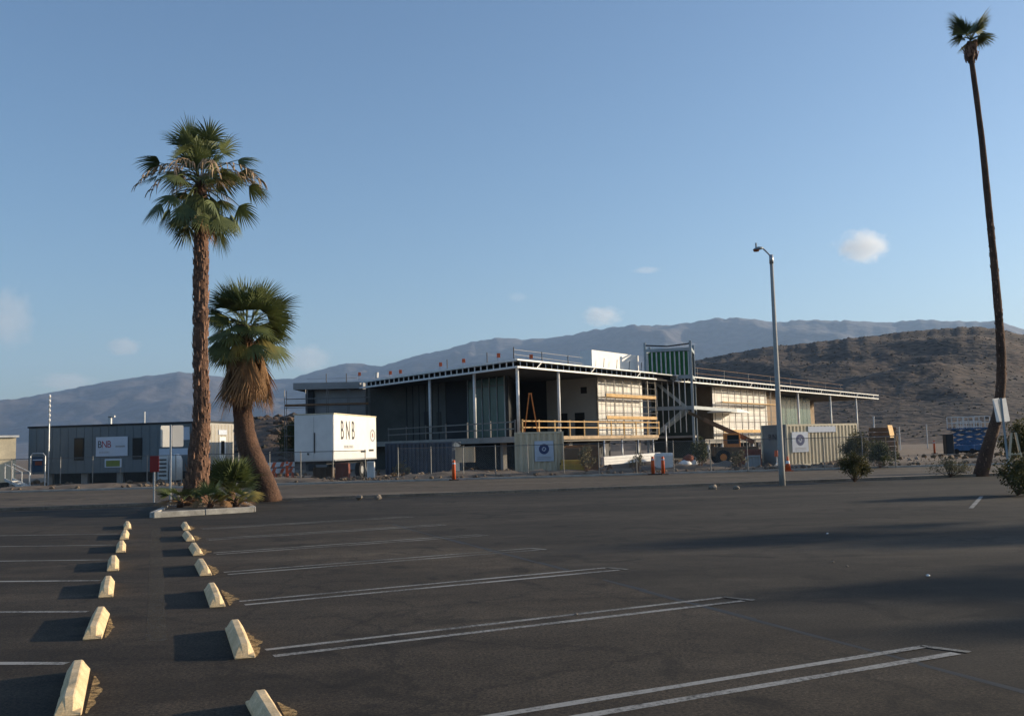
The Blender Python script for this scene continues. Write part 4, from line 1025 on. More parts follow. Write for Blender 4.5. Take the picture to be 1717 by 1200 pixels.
# end door with sign
q = orr+od*.07+on*1.3; MB().prism([q, q+od*.03, q+od*.03+on*.85, q+on*.85], zo0+.2, zo0+2.1).build('door', M_white, OT)
MB().prism([q+od*.035+on*.2, q+od*.045+on*.2, q+od*.045+on*.65, q+od*.035+on*.65], zo0+.95, zo0+1.85).build('door_window', M_winglass, OT)
MB().prism([q+od*.0-on*.1, q+od*.03-on*.1, q+od*.03+on*1.0, q+on*1.0], zo0+2.25, zo0+2.55).build('door_sign', M_signb, OT)
for i in range(5):
    p = ol+od*(LO*(i+.5)/5)+on*.5; MB().box(V(p, zo0/2), (.4, .4, zo0), rz=.1).build('block_pier', M_concslab, OT)
MB().prism([ol+on*2.0, orr+on*2.0, orr+on*2.1, ol+on*2.1], 0, zo0-.01).build('skirt', M_black, OT)
for px, py, hh, ww in ((183, 697, 1, .18), ):
    p = XY(184, YO+1); f = MB().box(V(p, (zo1+Zat(184, 698, YO+1))/2), (.2, .2, Zat(184, 698, YO+1)-zo1)).build('roof_vent', M_whitep, OT)
    MB().box(V(p, Zat(184, 698, YO+1))+Vector((.12, 0, 0)), (.4, .2, .12)).build('vent_cap', M_whitep, f)
p = XY(242, YO+1); MB().tube([V(p, zo1-.01), V(p, Zat(242, 690, YO+1))], .05, 8).build('roof_pipe', M_whitep, OT)
# BNB sign board on the trailer
def board(name, label, a, b, z0, z1, face_n, m_, cat='sign'):
    o = thing(name, label, cat, (a+b)/2+Vector((0,0,z0)))
    MB().prism([a+face_n*.03, b+face_n*.03, b, a], z0, z1).build('panel', m_, o); return o
a, b_ = XY(165, YO-.75), XY(222, YO-.9)
a = ol+od*(a-ol).dot(od)-on*.05; b_ = ol+od*(b_-ol).dot(od)-on*.05
z0, z1 = Zat(165, 765, YO-.3), Zat(165, 733, YO-.3)
sb = board('sign_board', 'pale blue BNB sign board on the grey office trailer', a, b_, z0, z1, -on, M_signb); hb = z1-z0
for ch, u_, mm in (('B', .12, M_ink), ('N', .27, M_inkr), ('B', .42, M_inkr)):
    text_mesh(ch, hb*.52, V(a.lerp(b_, u_), z0+hb*.60)-on*.034, od, (0,0,1), mm, 'letter', sb, sx=.85)
text_mesh('BUILDERS', hb*.14, V(a.lerp(b_, .27), z0+hb*.2)-on*.034, od, (0,0,1), M_inkg, 'lettering', sb)
MB().prism([a.lerp(b_, .62)-on*.034, a.lerp(b_, .92)-on*.034, a.lerp(b_, .92)-on*.031, a.lerp(b_, .62)-on*.031], z0+hb*.45, z0+hb*.54).build('stripe', M_inkg, sb)

# lit storage building at the far left edge
YL = 60.0
ll = XY(-60, YL-2.2); lr = XY(27, YL); ld = (lr-ll).normalized(); lnn = Vector((-ld.y, ld.x, 0))
ST = thing('site_shed', 'sunlit cream shed with a door at the left edge', 'shed', ll)
zs1, zs0 = Zat(20, 733, YL), .35
lr = ll+ld*(lr-ll).length
ld = Vector((math.cos(R(33)), math.sin(R(33)), 0)); lnn = Vector((-ld.y, ld.x, 0)); ll = lr-ld*4.0
MB().prism([ll, lr, lr+lnn*3, ll+lnn*3], zs0, zs1).build('body', M_cream, ST)
MB().prism([ll-lnn*.15-ld*.1, lr-lnn*.15+ld*.15, lr+lnn*3.1+ld*.15, ll+lnn*3.1-ld*.1], zs1+.002, zs1+.12).build('roof', M_whitep, ST)
MB().prism([lr-ld*2.0-lnn*.03, lr-ld*.95-lnn*.03, lr-ld*.95-lnn*.002, lr-ld*2.0-lnn*.002], zs0+.05, zs0+2.1).build('door_frame', M_beige, ST)
dr = MB().prism([lr-ld*1.92-lnn*.06, lr-ld*1.03-lnn*.06, lr-ld*1.03-lnn*.032, lr-ld*1.92-lnn*.032], zs0+.07, zs0+2.04).build('door', M_cream, ST)
MB().box(V(lr-ld*1.1-lnn*.08, zs0+1.05), (.05, .08, .05), rz=.5).build('handle', M_black, dr)
MB().box(V(lr-ld*1.3-lnn*.08, zs0+2.4), (.12, .1, .2), rz=.5).build('wall_lamp', M_black, ST)
MB().box(V(ll.lerp(lr, .5)+lnn*1.5, .17), (3.4, 2.6, .34), rz=R(33)).build('base', M_black, ST)
# white steps and handrail beside it
sp = XY(30, 58.6); SS = thing('entry_steps', 'white entry steps with handrail beside the cream shed', 'steps', sp)
for i in range(3): MB().box(sp+Vector((-.3+.28*i, 0, .42-.14*i)), (.3, .9, .05)).build('tread', M_whitep, SS)
for k in (-.45, .45):
    MB().beam(sp+Vector((-.5, k, .55)), sp+Vector((.55, k, .06)), .05, .14).build('stringer', M_whitep, SS)
    MB().tube([sp+Vector((-.5, k, .5)), sp+Vector((-.5, k, 1.45)), sp+Vector((.5, k, .95)), sp+Vector((.5, k, 0))], .03, 6).build('handrail', M_whitep, SS)

# ------------------------------------------------------------ white box trailer
TY = 58.6; tc_ = XY(560, TY); te = XY(631, TY*1.135); bd = (te-tc_).normalized(); bn = Vector((-bd.y, bd.x, 0)); BLn = (te-tc_).length
tzl, tz0, tz1 = 2.5, Zat(560, 772.5, TY), Zat(560, 694, TY)
BT = thing('box_trailer', 'white box trailer lettered BNB on its sunlit side', 'trailer', tc_)
MB().prism([tc_, te, te+bn*tzl, tc_+bn*tzl], tz0, tz1).build('box', M_white, BT, bevel=.04)
MB().prism([tc_-bn*.02-bd*.02, te-bn*.02+bd*.02, te-bn*.02+bd*.02+bn*(tzl+.04), tc_-bn*.02-bd*.02+bn*(tzl+.04)], tz1+.003, tz1+.07).build('roof_rail', M_cream, BT)
MB().prism([tc_-bn*.025+bd*.05, te-bn*.025-bd*.05, te-bn*.003-bd*.05, tc_-bn*.003+bd*.05], tz0, tz0+.10).build('side_rail', M_galv, BT)
for u_, v_ in ((.66, 0.52), (.86, .58)):
    p = tc_.lerp(te, u_)-bn*.01; MB().box(V(p, tz0+v_), (.95, .03, .13), rz=math.atan2(bd.y, bd.x)).build('marker', M_ink, BT)
for ch, u_ in (('B', .175), ('N', .30), ('B', .42)):
    text_mesh(ch, 1.65, V(tc_.lerp(te, u_), tz0+1.78)-bn*.012, bd, (0,0,1), M_ink, 'letter', BT, sx=.62)
text_mesh('BUILDERS', .26, V(tc_.lerp(te, .32), tz0+.82)-bn*.012, bd, (0,0,1), M_inkg, 'lettering', BT, sx=1.5)
eb = MB(); K = 20; ec = V(tc_.lerp(te, .90), tz0+1.55)-bn*.012
for i in range(K):
    an = 2*math.pi*i/K; 
    for rr_ in (.30, .42): eb.v.append(ec+bd*math.cos(an)*rr_*1.3+Vector((0,0,math.sin(an)*rr_)))
for i in range(K): j = (i+1) % K; eb.f.append((2*i, 2*i+1, 2*j+1, 2*j))
eb.build('emblem', M_inkg, BT)
text_mesh('B', .4, ec-bn*.002, bd, (0,0,1), M_inkr, 'emblem_letter', BT, sx=1.3)
# shaded end: doors, bars, hinges
for k in (.0, 1.24):
    MB().prism([tc_+bn*(.03+k)-bd*.03, tc_+bn*(.03+k)-bd*.003, tc_+bn*(1.23+k)-bd*.003, tc_+bn*(1.23+k)-bd*.03][::1], tz0+.1, tz1-.1).build('rear_door', M_white, BT)
MB().beam(V(tc_+bn*1.2-bd*.06, tz0+.5), V(tc_+bn*1.2-bd*.06, tz0+1.7), .05, .05).build('lock_bar', M_black, BT)
MB().box(V(tc_+bn*1.6-bd*.07, tz0+.45), (.08, .12, .12)).build('lock_handle', M_black, BT)
MB().prism([tc_+bn*.6+bd*.3, te+bn*.6-bd*.3, te+bn*1.9-bd*.3, tc_+bn*1.9+bd*.3], tz0-.2, tz0-.005).build('chassis', M_black, BT)
for u_ in (.66, .80):
    for k in (.1, 2.0):
        c = tc_.lerp(te, u_)+bn*k+Vector((0,0,.5)); w_ = MB().tube([c, c+bn*.3], .5, 18).build('wheel', M_tyre, BT); MB().tube([c-bn*.02, c+bn*.01], .25, 12).build('rim', M_galv, w_)
for k in (.4, 2.0): MB().box(V(tc_+bd*2.0+bn*k, (tz0-.2)/2), (.12, .12, tz0-.2)).build('landing_leg', M_black, BT)

# ------------------------------------------------------------ containers
def container(name, label, a, d, L, Wd, h, m_, z0=.1, end_m=None, ribs=True, pitch=.28):
    """a: near corner; long side runs along d; depth to the left-back"""
    d = d.normalized(); nn_ = Vector((-d.y, d.x, 0)); o = thing(name, label, 'container', V(a, 0), 'shipping containers')
    MB().prism([a+nn_*.06+d*.03, a+d*(L-.03)+nn_*.06, a+d*(L-.03)+nn_*(Wd-.03), a+d*.03+nn_*(Wd-.03)], z0+.05, z0+h-.05).build('body', end_m or m_, o)
    rib = MB(); s_ = .14; pr = []
    while s_ < L-.14:
        pr += [(s_, .055), (s_+pitch*.35, .055), (s_+pitch*.48, -.015), (s_+pitch*.87, -.015)]; s_ += pitch
    pr.append((L-.1, .055))
    for (s0, q0), (s1, q1) in zip(pr, pr[1:]):
        if s1 > L-.09: break
        A_, B_ = a+d*s0+nn_*q0, a+d*s1+nn_*q1
        rib.quad(V(A_, z0+.12), V(B_, z0+.12), V(B_, z0+h-.1), V(A_, z0+h-.1))
    rib.build('corrugated_side', m_, o)
    for s_ in (.05, L-.05):
        for k in (.05, Wd-.05): MB().box(V(a+d*s_+nn_*k, z0+h/2), (.12, .12, h), rz=math.atan2(d.y, d.x)).build('corner_post', m_, o)
    for z in (z0+.06, z0+h-.05):
        for k in (.03, Wd-.03): MB().beam(V(a+d*.115+nn_*k, z), V(a+d*(L-.115)+nn_*k, z), .09, .12).build('rail', m_, o)
        for s_ in (.03, L-.03): MB().beam(V(a+d*s_+nn_*.115, z), V(a+d*s_+nn_*(Wd-.115), z), .09, .12).build('rail', end_m or m_, o)
    return o, d, nn_, a
# grey-beige container near the middle
a = XY(863, 58.4); b_ = XY(945, 58.4)
g1, gd_, gn_, ga = container('container', 'beige container with navy emblem sign under the building corner', a, b_-a, (b_-a).length, 6.0, Zat(900, 724, 58.4)-.05, M_beige, .05, pitch=.34)
def emblem_sign(label, a, d, n_, s0, s1, z0, z1, off=.04):
    o = thing('emblem_sign', label, 'sign', V(a+d*(s0+s1)/2, z0), 'emblem signs on containers')
    MB().prism([a+d*s0-n_*(off+.03), a+d*s1-n_*(off+.03), a+d*s1-n_*off, a+d*s0-n_*off], z0, z1).build('panel', M_signb, o)
    c = V(a+d*(s0+s1)/2, z0+(z1-z0)*.60)-n_*(off+.034); r_ = (s1-s0)*.27; K = 24
    ring = MB()
    for i in range(K):
        an = 2*math.pi*i/K
        for q in (.42*r_, r_): ring.v.append(c+d*math.cos(an)*q+Vector((0,0,math.sin(an)*q)))
    for i in range(K): j = (i+1) % K; ring.f.append((2*i, 2*i+1, 2*j+1, 2*j))
    ring.build('emblem_ring', M_inkb, o)
    star = MB(); K = 8
    for i in range(K):
        an = 2*math.pi*i/K+.2; q = (.40 if i % 2 else .16)*r_; star.v.append(c-n_*.002+d*math.cos(an)*q+Vector((0,0,math.sin(an)*q)))
    star.f.append(tuple(range(K))); star.build('emblem_star', M_inkb, o)
    for k in range(2):
        zz = z0+(z1-z0)*(.18-.08*k); MB().prism([a+d*(s0+.15*(s1-s0))-n_*(off+.034), a+d*(s1-.15*(s1-s0))-n_*(off+.034), a+d*(s1-.15*(s1-s0))-n_*(off+.031), a+d*(s0+.15*(s1-s0))-n_*(off+.031)], zz, zz+(z1-z0)*.035).build('text_line', M_inkg, o)
Lg = (b_-a).length
emblem_sign('white sign with navy round emblem on the beige container', ga, gd_, gn_, Lg*.40, Lg*.79, Zat(910, 773, 58.4), Zat(910, 739, 58.4))
# cream container to the right
a = XY(1320, 63); back = XY(1275, 65.3); dn = (back-a).normalized(); dd_ = Vector((dn.y, -dn.x, 0))
hh = Zat(1320, 711.5, 63)-.05
g2, cd_, cn_, ca_ = container('container', 'cream corrugated container with grey end and emblem sign', a, dd_, 6.06, 2.45, hh, M_cream, .05, end_m=M_greywall, pitch=.30)
emblem_sign('white sign with navy round emblem on the cream container', ca_, cd_, cn_, .35, 1.70, Zat(1330, 758, 63), Zat(1330, 724, 63))
o = thing('notice_strip', 'long pale strip sign near the top of the cream container', 'sign', V(ca_+cd_*2.6, hh-.5))
MB().prism([ca_+cd_*1.75-cn_*.06, ca_+cd_*4.1-cn_*.06, ca_+cd_*4.1-cn_*.02, ca_+cd_*1.75-cn_*.02], hh-.48, hh-.10).build('panel', M_signb, o)
text_mesh('BNB', .55, V(ca_+cn_*1.1-cd_*.06, hh-.75), -cn_, (0,0,1), M_ink, 'lettering', g2, spacing=1.3)
# blue container in the shade
a = XY(646, 70.6); b_ = XY(757, 69.6)
container('container', 'dark blue container in the shade below the building', a, b_-a, (b_-a).length, 2.45, Zat(700, 742, 70)+.1, M_blue, -.1, pitch=.3)

# ------------------------------------------------------------ street lamp
lb = G(1312, 814); LA = thing('street_lamp', 'grey street lamp with curved arm standing on the verge', 'street lamp', lb)
LY = lb.y; ztop = Zat(1297, 441, LY)
MB().tube([V(lb, 0), V(lb, .9), V(lb, ztop)], [.118, .112, .066], 14).build('pole', mat('lamp_concrete', (0.40, 0.385, 0.35), .8, .15, 2.0, fine=.1), LA, smooth=True)
MB().tube([V(lb, ztop-.02), V(lb, ztop+.32), ], [.085, .08], 12).build('pole_collar', M_galv, LA, smooth=True)
tp_ = V(lb, ztop+.25); ar = []
for i in range(9):
    u_ = i/8; ar.append(tp_+Vector((-.36*math.sin(u_*1.6), 0, .32*math.sin(u_*math.pi*.62)+.05*u_)))
MB().tube(ar, .032, 8).build('arm', M_galv, LA, smooth=True)
hp = ar[-1]
hm = MB(); prof = [(0, .05, .05), (-.06, .10, .08), (-.18, .15, .10), (-.31, .13, .07), (-.38, .05, .03)]
for (dx, hw, hh_) in prof:
    for k in range(10):
        an = 2*math.pi*k/10; zz = math.sin(an)*hh_; hm.v.append(hp+Vector((dx+.06, math.cos(an)*hw, (zz if zz > 0 else zz*.35)-.02-abs(dx)*.12)))
for i in range(4):
    for k in range(10): k2 = (k+1) % 10; hm.f.append((i*10+k, i*10+k2, (i+1)*10+k2, (i+1)*10+k))
hm.f += [tuple(range(9, -1, -1)), tuple(40+k for k in range(10))]
hm.build('lamp_head', M_steel, LA, smooth=True)
MB().tube([hp+Vector((-.2, 0, .02)), hp+Vector((-.2, 0, .2))], .035, 8).build('photocell', M_steel, LA)
lens = MB().tube([hp+Vector((-.2, 0, -.13)), hp+Vector((-.2, 0, -.05))], [.10, .13], 12); lens.build('lens', mat('lamp_lens', (.35, .12, .06), .2, .1), LA)

# ------------------------------------------------------------ signs on posts
def plate(c, w, h, rz, m_, name, parent, th=.012):
    pr = []; K = 5; r_ = min(w, h)*.12
    for (sx, sy, a0) in ((1, 1, 0), (-1, 1, 90), (-1, -1, 180), (1, -1, 270)):
        for i in range(K):
            an = R(a0+90*i/(K-1)); pr.append((sx*(w/2-r_)+math.cos(an)*r_, sy*(h/2-r_)+math.sin(an)*r_))
    q = Matrix.Rotation(rz, 3, 'Z'); mb = MB(); n_ = len(pr)
    for y in (-th/2, th/2):
        for (x, z) in pr: mb.v.append(q @ Vector((x, y, z)) + Vector(c))
    mb.f = [tuple(range(n_)), tuple(reversed(range(n_, 2*n_)))] + [(i, n_+i, n_+(i+1) % n_, (i+1) % n_) for i in range(n_)]
    return mb.build(name, m_, parent)
M_signback = mat('sign_back_aluminium', (0.80, 0.78, 0.74), .45, .06, 2.0)
p = XY(286, 36.5); PS = thing('parking_sign', 'pair of pale sign panels back to camera on a post by the island', 'sign', p)
MB().box(V(p, Zat(288, 712, 36.5)/2), (.06, .05, Zat(288, 712, 36.5))).build('post', M_galv, PS)
zc = (Zat(280, 713, 36.5)+Zat(280, 749, 36.5))/2; hh_ = Zat(280, 713, 36.5)-Zat(280, 749, 36.5)
plate(V(p, zc)+Vector((-.215, .14, 0)), .40, hh_, R(38), M_signback, 'panel', PS)
plate(V(p, zc)+Vector((.22, .14, 0)), .40, hh_, R(26), M_signback, 'panel', PS)
p = XY(259, 36.8); RS = thing('red_sign', 'small dark red sign on a thin post left of the island', 'sign', p)
MB().box(V(p, Zat(260, 765, 36.8)/2), (.05, .04, Zat(260, 765, 36.8))).build('post', M_galv, RS)
plate(V(p, (Zat(261, 764, 36.8)+Zat(261, 791, 36.8))/2)+Vector((.02, -.04, 0)), .34, .60, 0, M_red, 'panel', RS)
pb = G(1693, 801); pt = P(1678, 668, pb.y)
LS = thing('leaning_sign', 'leaning post with two pale sign panels in front of the slender palm', 'sign', pb)
MB().beam(V(pb, -.05), pt+Vector((0,0,.02)), .07, .05).build('post', M_steel, LS)
d_ = (pt-pb).normalized(); cc_ = pb+d_*((P(1680, 687, pb.y)-pb).dot(d_)); w_ = .36; h_ = (P(1666, 668, pb.y)-P(1672, 707, pb.y)).length
for sx, rz in ((-1, R(22)), (1, R(22))):
    pl = plate(pb, w_, h_, rz, M_signback, 'panel', LS); pl.location = cc_-pb+Vector((sx*.165, .07+sx*.06, 0)); pl.rotation_euler = (0, R(-6.5), 0)

# ------------------------------------------------------------ chain-link fence along the site
M_fpost = mat('fence_post', (0.24, 0.235, 0.22), 0.55, 0.2, 3.0, metal=0.3)
M_wire = mat('fence_wire', (0.33, 0.33, 0.32), 0.5, 0.2, 3.0, metal=0.5)
def fence_pt(px): 
    Yf = 56.6 if px < 620 else 55.3
    return XY(px, Yf)
def fence(label, pxs, h):
    o = thing('chain_link_fence', label, 'fence', fence_pt(pxs[0]), 'chain-link fences')
    ps = [fence_pt(x) for x in pxs]
    for p in ps: MB().tube([V(p, -.1), V(p, h+.06)], .028, 6).build('post', M_fpost, o)
    for a, b_ in zip(ps, ps[1:]):
        MB().tube([V(a, h), V(b_, h)], .022, 6).build('top_rail', M_pole, o)
        w = MB(); L = (b_-a).length; d = (b_-a).normalized(); st = .11; k = -h
        t3 = Vector((0, .0025, 0))
        while k < L:
            for sgn in (1, -1):
                s0, s1, z0, z1 = k, k+h, .06, h-.02
                if sgn < 0: z0, z1 = z1, z0
                if s0 < 0: z0 = z0+(z1-z0)*(-s0)/h; s0 = 0
                if s1 > L: z1 = z0+(z1-z0)*(L-s0)/(s1-s0); s1 = L
                q0, q1 = V(a+d*s0, z0), V(a+d*s1, z1); e = Vector((0, 0, .0035)); w.quad(q0-e, q1-e, q1+e, q0+e)
            k += st
        w.build('wire_mesh', M_wire, o, kind='stuff')
fence('chain-link fence in front of the office trailer and box trailer', [-30, 20, 102, 156, 202, 247, 295, 347, 400, 452, 504, 558, 612], 1.72)
fence('chain-link fence in front of the containers and the building', [667, 722, 776, 830, 884, 944, 1003, 1066, 1128, 1190, 1252, 1316, 1380, 1445, 1500], 1.78)

# mast with a string of white insulators
mp = XY(82, 60.5); MS = thing('utility_mast', 'slim mast with a stack of white discs in front of the office trailer', 'mast', mp)
MB().tube([V(mp, 0), V(mp, Zat(84, 710, 60.5))], .04, 8).build('pole', M_galv, MS)
MB().tube([V(mp, Zat(84, 710, 60.5)), V(mp, Zat(84, 662, 60.5))], .04, 8).build('mast_tube', M_steel, MS)
for i in range(6):
    z = Zat(84, 664+8*i, 60.5); MB().tube([V(mp, z-.1), V(mp, z), V(mp, z+.1)], [.04, .085, .04], 8).build('disc', M_white, MS, smooth=True)
# arched notice frame at the gate
ap = XY(64, 56.2); AF = thing('gate_sign', 'arched white tube frame holding a blue notice at the gate', 'sign', ap)
hw = .42; za = Zat(64, 760, 56.2); arc_ = [V(ap, 0)+Vector((-hw, 0, 0)), V(ap, za-.15)+Vector((-hw, 0, 0)), V(ap, za)+Vector((-hw+.12, 0, 0)), V(ap, za)+Vector((hw-.12, 0, 0)), V(ap, za-.15)+Vector((hw, 0, 0)), V(ap, 0)+Vector((hw, 0, 0))]
MB().tube(arc_, .035, 6).build('tube_frame', M_galv, AF)
MB().box(V(ap, za-.62), (.62, .03, .85)).build('panel', M_blue, AF)
MB().box(V(ap, za-.55)+Vector((.05, -.02, 0)), (.40, .02, .22)).build('notice', M_rust, AF)
MB().box(V(ap, za-.36)+Vector((.0, -.02, 0)), (.55, .02, .06)).build('notice_band', M_signb, AF)
gp_ = XY(190, 56.4); GS = thing('fence_notice', 'lime green notice hung on the fence below the BNB board', 'sign', V(gp_, Zat(190, 783, 56.4)))
MB().box(V(gp_, (Zat(190, 769, 56.4)+Zat(190, 783, 56.4))/2), (.95, .03, .48)).build('panel', M_signb, GS)
MB().box(V(gp_, (Zat(190, 769, 56.4)+Zat(190, 783, 56.4))/2)+Vector((.0, -.025, -.02)), (.78, .02, .34)).build('print', M_limes, GS)

# ------------------------------------------------------------ orange delineators, barricades, cones
def delineator(px, py, Y, label):
    p = XY(px, Y); h = Zat(px, py, Y); o = thing('delineator_post', label, 'delineator', p, 'orange delineator posts')
    MB().tube([V(p, .04), V(p, h*.9), V(p, h)], [.10, .09, .06], 10).build('post', M_orange, o, smooth=True)
    MB().box(V(p, .03), (.42, .42, .06), rz=.4).build('base', M_black, o)
    for k in (.80, ): MB().tube([V(p, h*k), V(p, h*(k+.07))], .094, 10).build('band', M_signb, o)
delineator(760, 771, 53.2, 'orange delineator post at the road edge between the blue and beige containers')
delineator(1093, 765, 54.2, 'left of two orange delineator posts below the white beams')
delineator(1110, 765, 54.2, 'right of two orange delineator posts, in front of the wrapped pallet')
delineator(481, 773, 59.0, 'orange delineator post beside the barricade left of the box trailer')
delineator(1566, 738, 96, 'small far orange delineator post between the lumber stack and blue lifts')
def barricade(px, Y, label):
    p = XY(px, Y); o = thing('barricade', label, 'barricade', p, 'orange and white barricades')
    for s_ in (-.6, .6):
        MB().beam(p+Vector((s_, -.25, 0)), p+Vector((s_, 0, 1.1)), .06, .06).build('leg', M_orange, o)
        MB().beam(p+Vector((s_, .25, 0)), p+Vector((s_, 0, 1.1)), .06, .06).build('leg', M_orange, o)
    for z in (.62, 1.0):
        b = MB().box(p+Vector((0, -.14+.1*(z-.6), z)), (1.5, .03, .28)).build('board', M_sign, o)
        for i in range(3):
            x = -.5+.5*i; q = p+Vector((x, -.162+.1*(z-.6), z))
            MB().add([q+Vector((-.16, 0, -.135)), q+Vector((.04, 0, -.135)), q+Vector((.16, 0, .135)), q+Vector((-.04, 0, .135))], [(0,1,2,3)]).build('stripe', M_orange, b)
barricade(446, 60.0, 'left striped barricade behind the shaggy palm trunk')
barricade(474, 60.6, 'right striped barricade, left of the box trailer')
def cone(px, py, Y, label, s_=1.0):
    p = XY(px, Y); o = thing('traffic_cone', label, 'cone', p, 'traffic cones')
    MB().tube([V(p, .03), V(p, .72*s_)], [.16*s_, .03*s_], 12).build('body', M_orange, o, smooth=True); MB().box(V(p, .02), (.42*s_, .42*s_, .04)).build('base', M_orange, o)
    MB().tube([V(p, .36*s_), V(p, .50*s_)], [.105*s_, .078*s_], 12).build('band', M_sign, o)
cone(1319, 782, 54.6, 'orange cone at the road edge just right of the lamp pole', 1.15)
# flasher barrel beside the lamp pole
p = XY(1301, 60.5); o = thing('warning_light', 'orange warning light on a white stand left of the lamp pole', 'warning light', p)
MB().tube([V(p, 0), V(p, Zat(1301, 765, 60.5))], .035, 6).build('stand', M_whitep, o); MB().tube([V(p, Zat(1301, 765, 60.5)), V(p, Zat(1301, 755, 60.5))], [.14, .12], 10).build('lamp', M_orange, o)
for k in range(3): an = 2.1*k; MB().beam(V(p, .35), p+Vector((math.cos(an)*.35, math.sin(an)*.35, 0)), .03, .03).build('foot', M_whitep, o)

# ------------------------------------------------------------ bins, boxes and pallets
def bin_(name, label, pxa, pxb, Y, z0, z1, dep, m_, cat='bin', ribs=4):
    a, b = XY(pxa, Y), XY(pxb, Y); o = thing(name, label, cat, a, 'site bins and boxes')
    MB().prism([a, b, b+Vector((0, dep, 0)), a+Vector((0, dep, 0))], z0, z1).build('body', m_, o)
    for i in range(ribs+1):
        q = a.lerp(b, i/ribs); MB().box(V(q, (z0+z1)/2)+Vector((0, -.04, 0)), (.07, .07, z1-z0-.04)).build('rib', m_, o)
    MB().beam(V(a, z1)+Vector((-.04, -.05, .02)), V(b, z1)+Vector((.04, -.05, .02)), .12, .10).build('rim', m_, o)
    return o
bin_('job_box', 'rust red job box under the front of the box trailer', 563, 583, 59.5, .0, .95, .8, M_rust, 'box', 2)
bin_('job_box', 'dark brown box left of the box trailer wheels', 526, 556, 60.5, .0, .7, .9, M_brown, 'box', 3)
bin_('storage_bin', 'brown dumpster beside the beige container', 948, 1003, 60.5, .1, Zat(970, 748, 60.5), 3.0, M_brown, 'dumpster', 5)
bin_('storage_bin', 'low rust-coloured bin below the far scaffold', 1245, 1274, 64.0, 0, 1.1, 1.2, M_rust, 'bin', 3)
bin_('equipment_case', 'dark teal equipment case left of the grey container end', 1252, 1272, 60.8, 0, .75, .6, M_steel, 'case', 2)
bin_('white_cabinet', 'white cabinet beside the box trailer wheels', 616, 626, 59.2, 0, 1.0, .6, M_whitep, 'cabinet', 1)
bin_('material_crate', 'pale crate stack in the shade under the deck', 764, 795, 66.5, .75, 1.75, 1.0, M_beige, 'crate', 3)
# white cabinet with louvres and a rounded tank by the office trailer
p = XY(276, 61.5); o = thing('louvred_cabinet', 'white louvred cabinet in front of the office trailer', 'cabinet', p)
MB().box(V(p, 1.0), (.62, .6, 1.5)).build('body', M_whitep, o); MB().box(V(p, .12), (.7, .7, .24)).build('plinth', M_concslab, o)
for i in range(5): MB().box(V(p, .5+.24*i)+Vector((0, -.32, 0)), (.46, .05, .09)).build('louvre', M_black, o)
p = XY(296, 61.2); o = thing('water_tank', 'white rounded water tank right of the louvred cabinet', 'tank', p)
MB().tube([V(p, .2), V(p, 1.45), V(p, 1.7), V(p, 1.82)], [.36, .36, .28, .1], 18).build('tank', M_white, o, smooth=True)
for k in range(3): an = 2.1*k+.3; MB().beam(p+Vector((math.cos(an)*.3, math.sin(an)*.3, 0)), p+Vector((math.cos(an)*.3, math.sin(an)*.3, .25)), .06, .06).build('leg', M_galv, o)
# white beams on trestles
ba, bb = V(XY(1009, 60.5), 0), V(XY(1104, 65.0), 0)
za, zb2 = Zat(1009, 773, 60.5), Zat(1104, 765, 65)
for k in range(3):
    o = MB().beam(V(ba, za-.16+.17*k)+Vector((0, .06*k, 0)), V(bb, zb2-.16+.17*k)+Vector((0, .06*k, 0)), .30, .155).build('steel_beam', M_white, origin=V(ba, za))
    tag(o, ['lowest of three long white beams stacked on trestles', 'middle of three long white beams stacked on trestles', 'topmost of three long white beams stacked on trestles'][k], 'beam', 'stacked white beams')
for i, u_ in enumerate((.12, .5, .88)):
    q = ba.lerp(bb, u_); zq = za+(zb2-za)*u_-.26; o = thing('trestle', ['left trestle under the white beams', 'middle trestle under the white beams', 'right trestle under the white beams'][i], 'trestle', q, 'trestles under the beams')
    MB().beam(V(q, zq)+Vector((0, -.4, 0)), V(q, zq)+Vector((0, .4, 0)), .08, .08).build('top_bar', M_woodd, o)
    for k in (-.35, .35):
        for j in (-.25, .25): MB().beam(V(q, zq-.04)+Vector((0, k, 0)), V(q, 0)+Vector((j, k, 0)), .05, .05).build('leg', M_woodd, o)
# wrapped pallet
p = XY(1112, 57.5); o = thing('wrapped_pallet', 'white plastic-wrapped pallet load behind the two delineators', 'pallet', p)
wl_ = MB(); K = 14
for j in range(7):
    z = .14+1.0*j/6
    for i in range(K*2):
        an = 2*math.pi*i/(K*2); r_ = .55/max(abs(math.cos(an)), abs(math.sin(an)))**.75*(1+.09*noise.noise(Vector((math.cos(an)*4, math.sin(an)*4, z*2))))*(1-.12*(j == 6)); wl_.v.append(p+Vector((math.cos(an)*r_, math.sin(an)*r_, z)))
n2 = K*2
for j in range(6):
    for i in range(n2): wl_.f.append((j*n2+i, j*n2+(i+1) % n2, (j+1)*n2+(i+1) % n2, (j+1)*n2+i))
wl_.f.append(tuple(6*n2+i for i in range(n2)))
wl_.build('wrapped_load', M_white, o)
for k in (-.4, 0, .4): MB().box(V(p, .07)+Vector((k, 0, 0)), (.12, 1.0, .12)).build('pallet_runner', M_woodd, o)
# sacks by the tower
for i, (px, Y, z) in enumerate(((1148, 66, .2), (1160, 66.3, .2), (1153, 66.2, .55))):
    p = XY(px, Y); m_ = MB().rock(V(p, z+.1), .42, 20+i, .62, 2); o = m_.build('sand_sack', M_white if i < 2 else M_rust, origin=V(p, z), smooth=True)
    tag(o, ['left white sack on the ground below the stair tower', 'right white sack on the ground below the stair tower', 'reddish sack lying on the two white sacks'][i], 'sack', 'sacks below the tower')

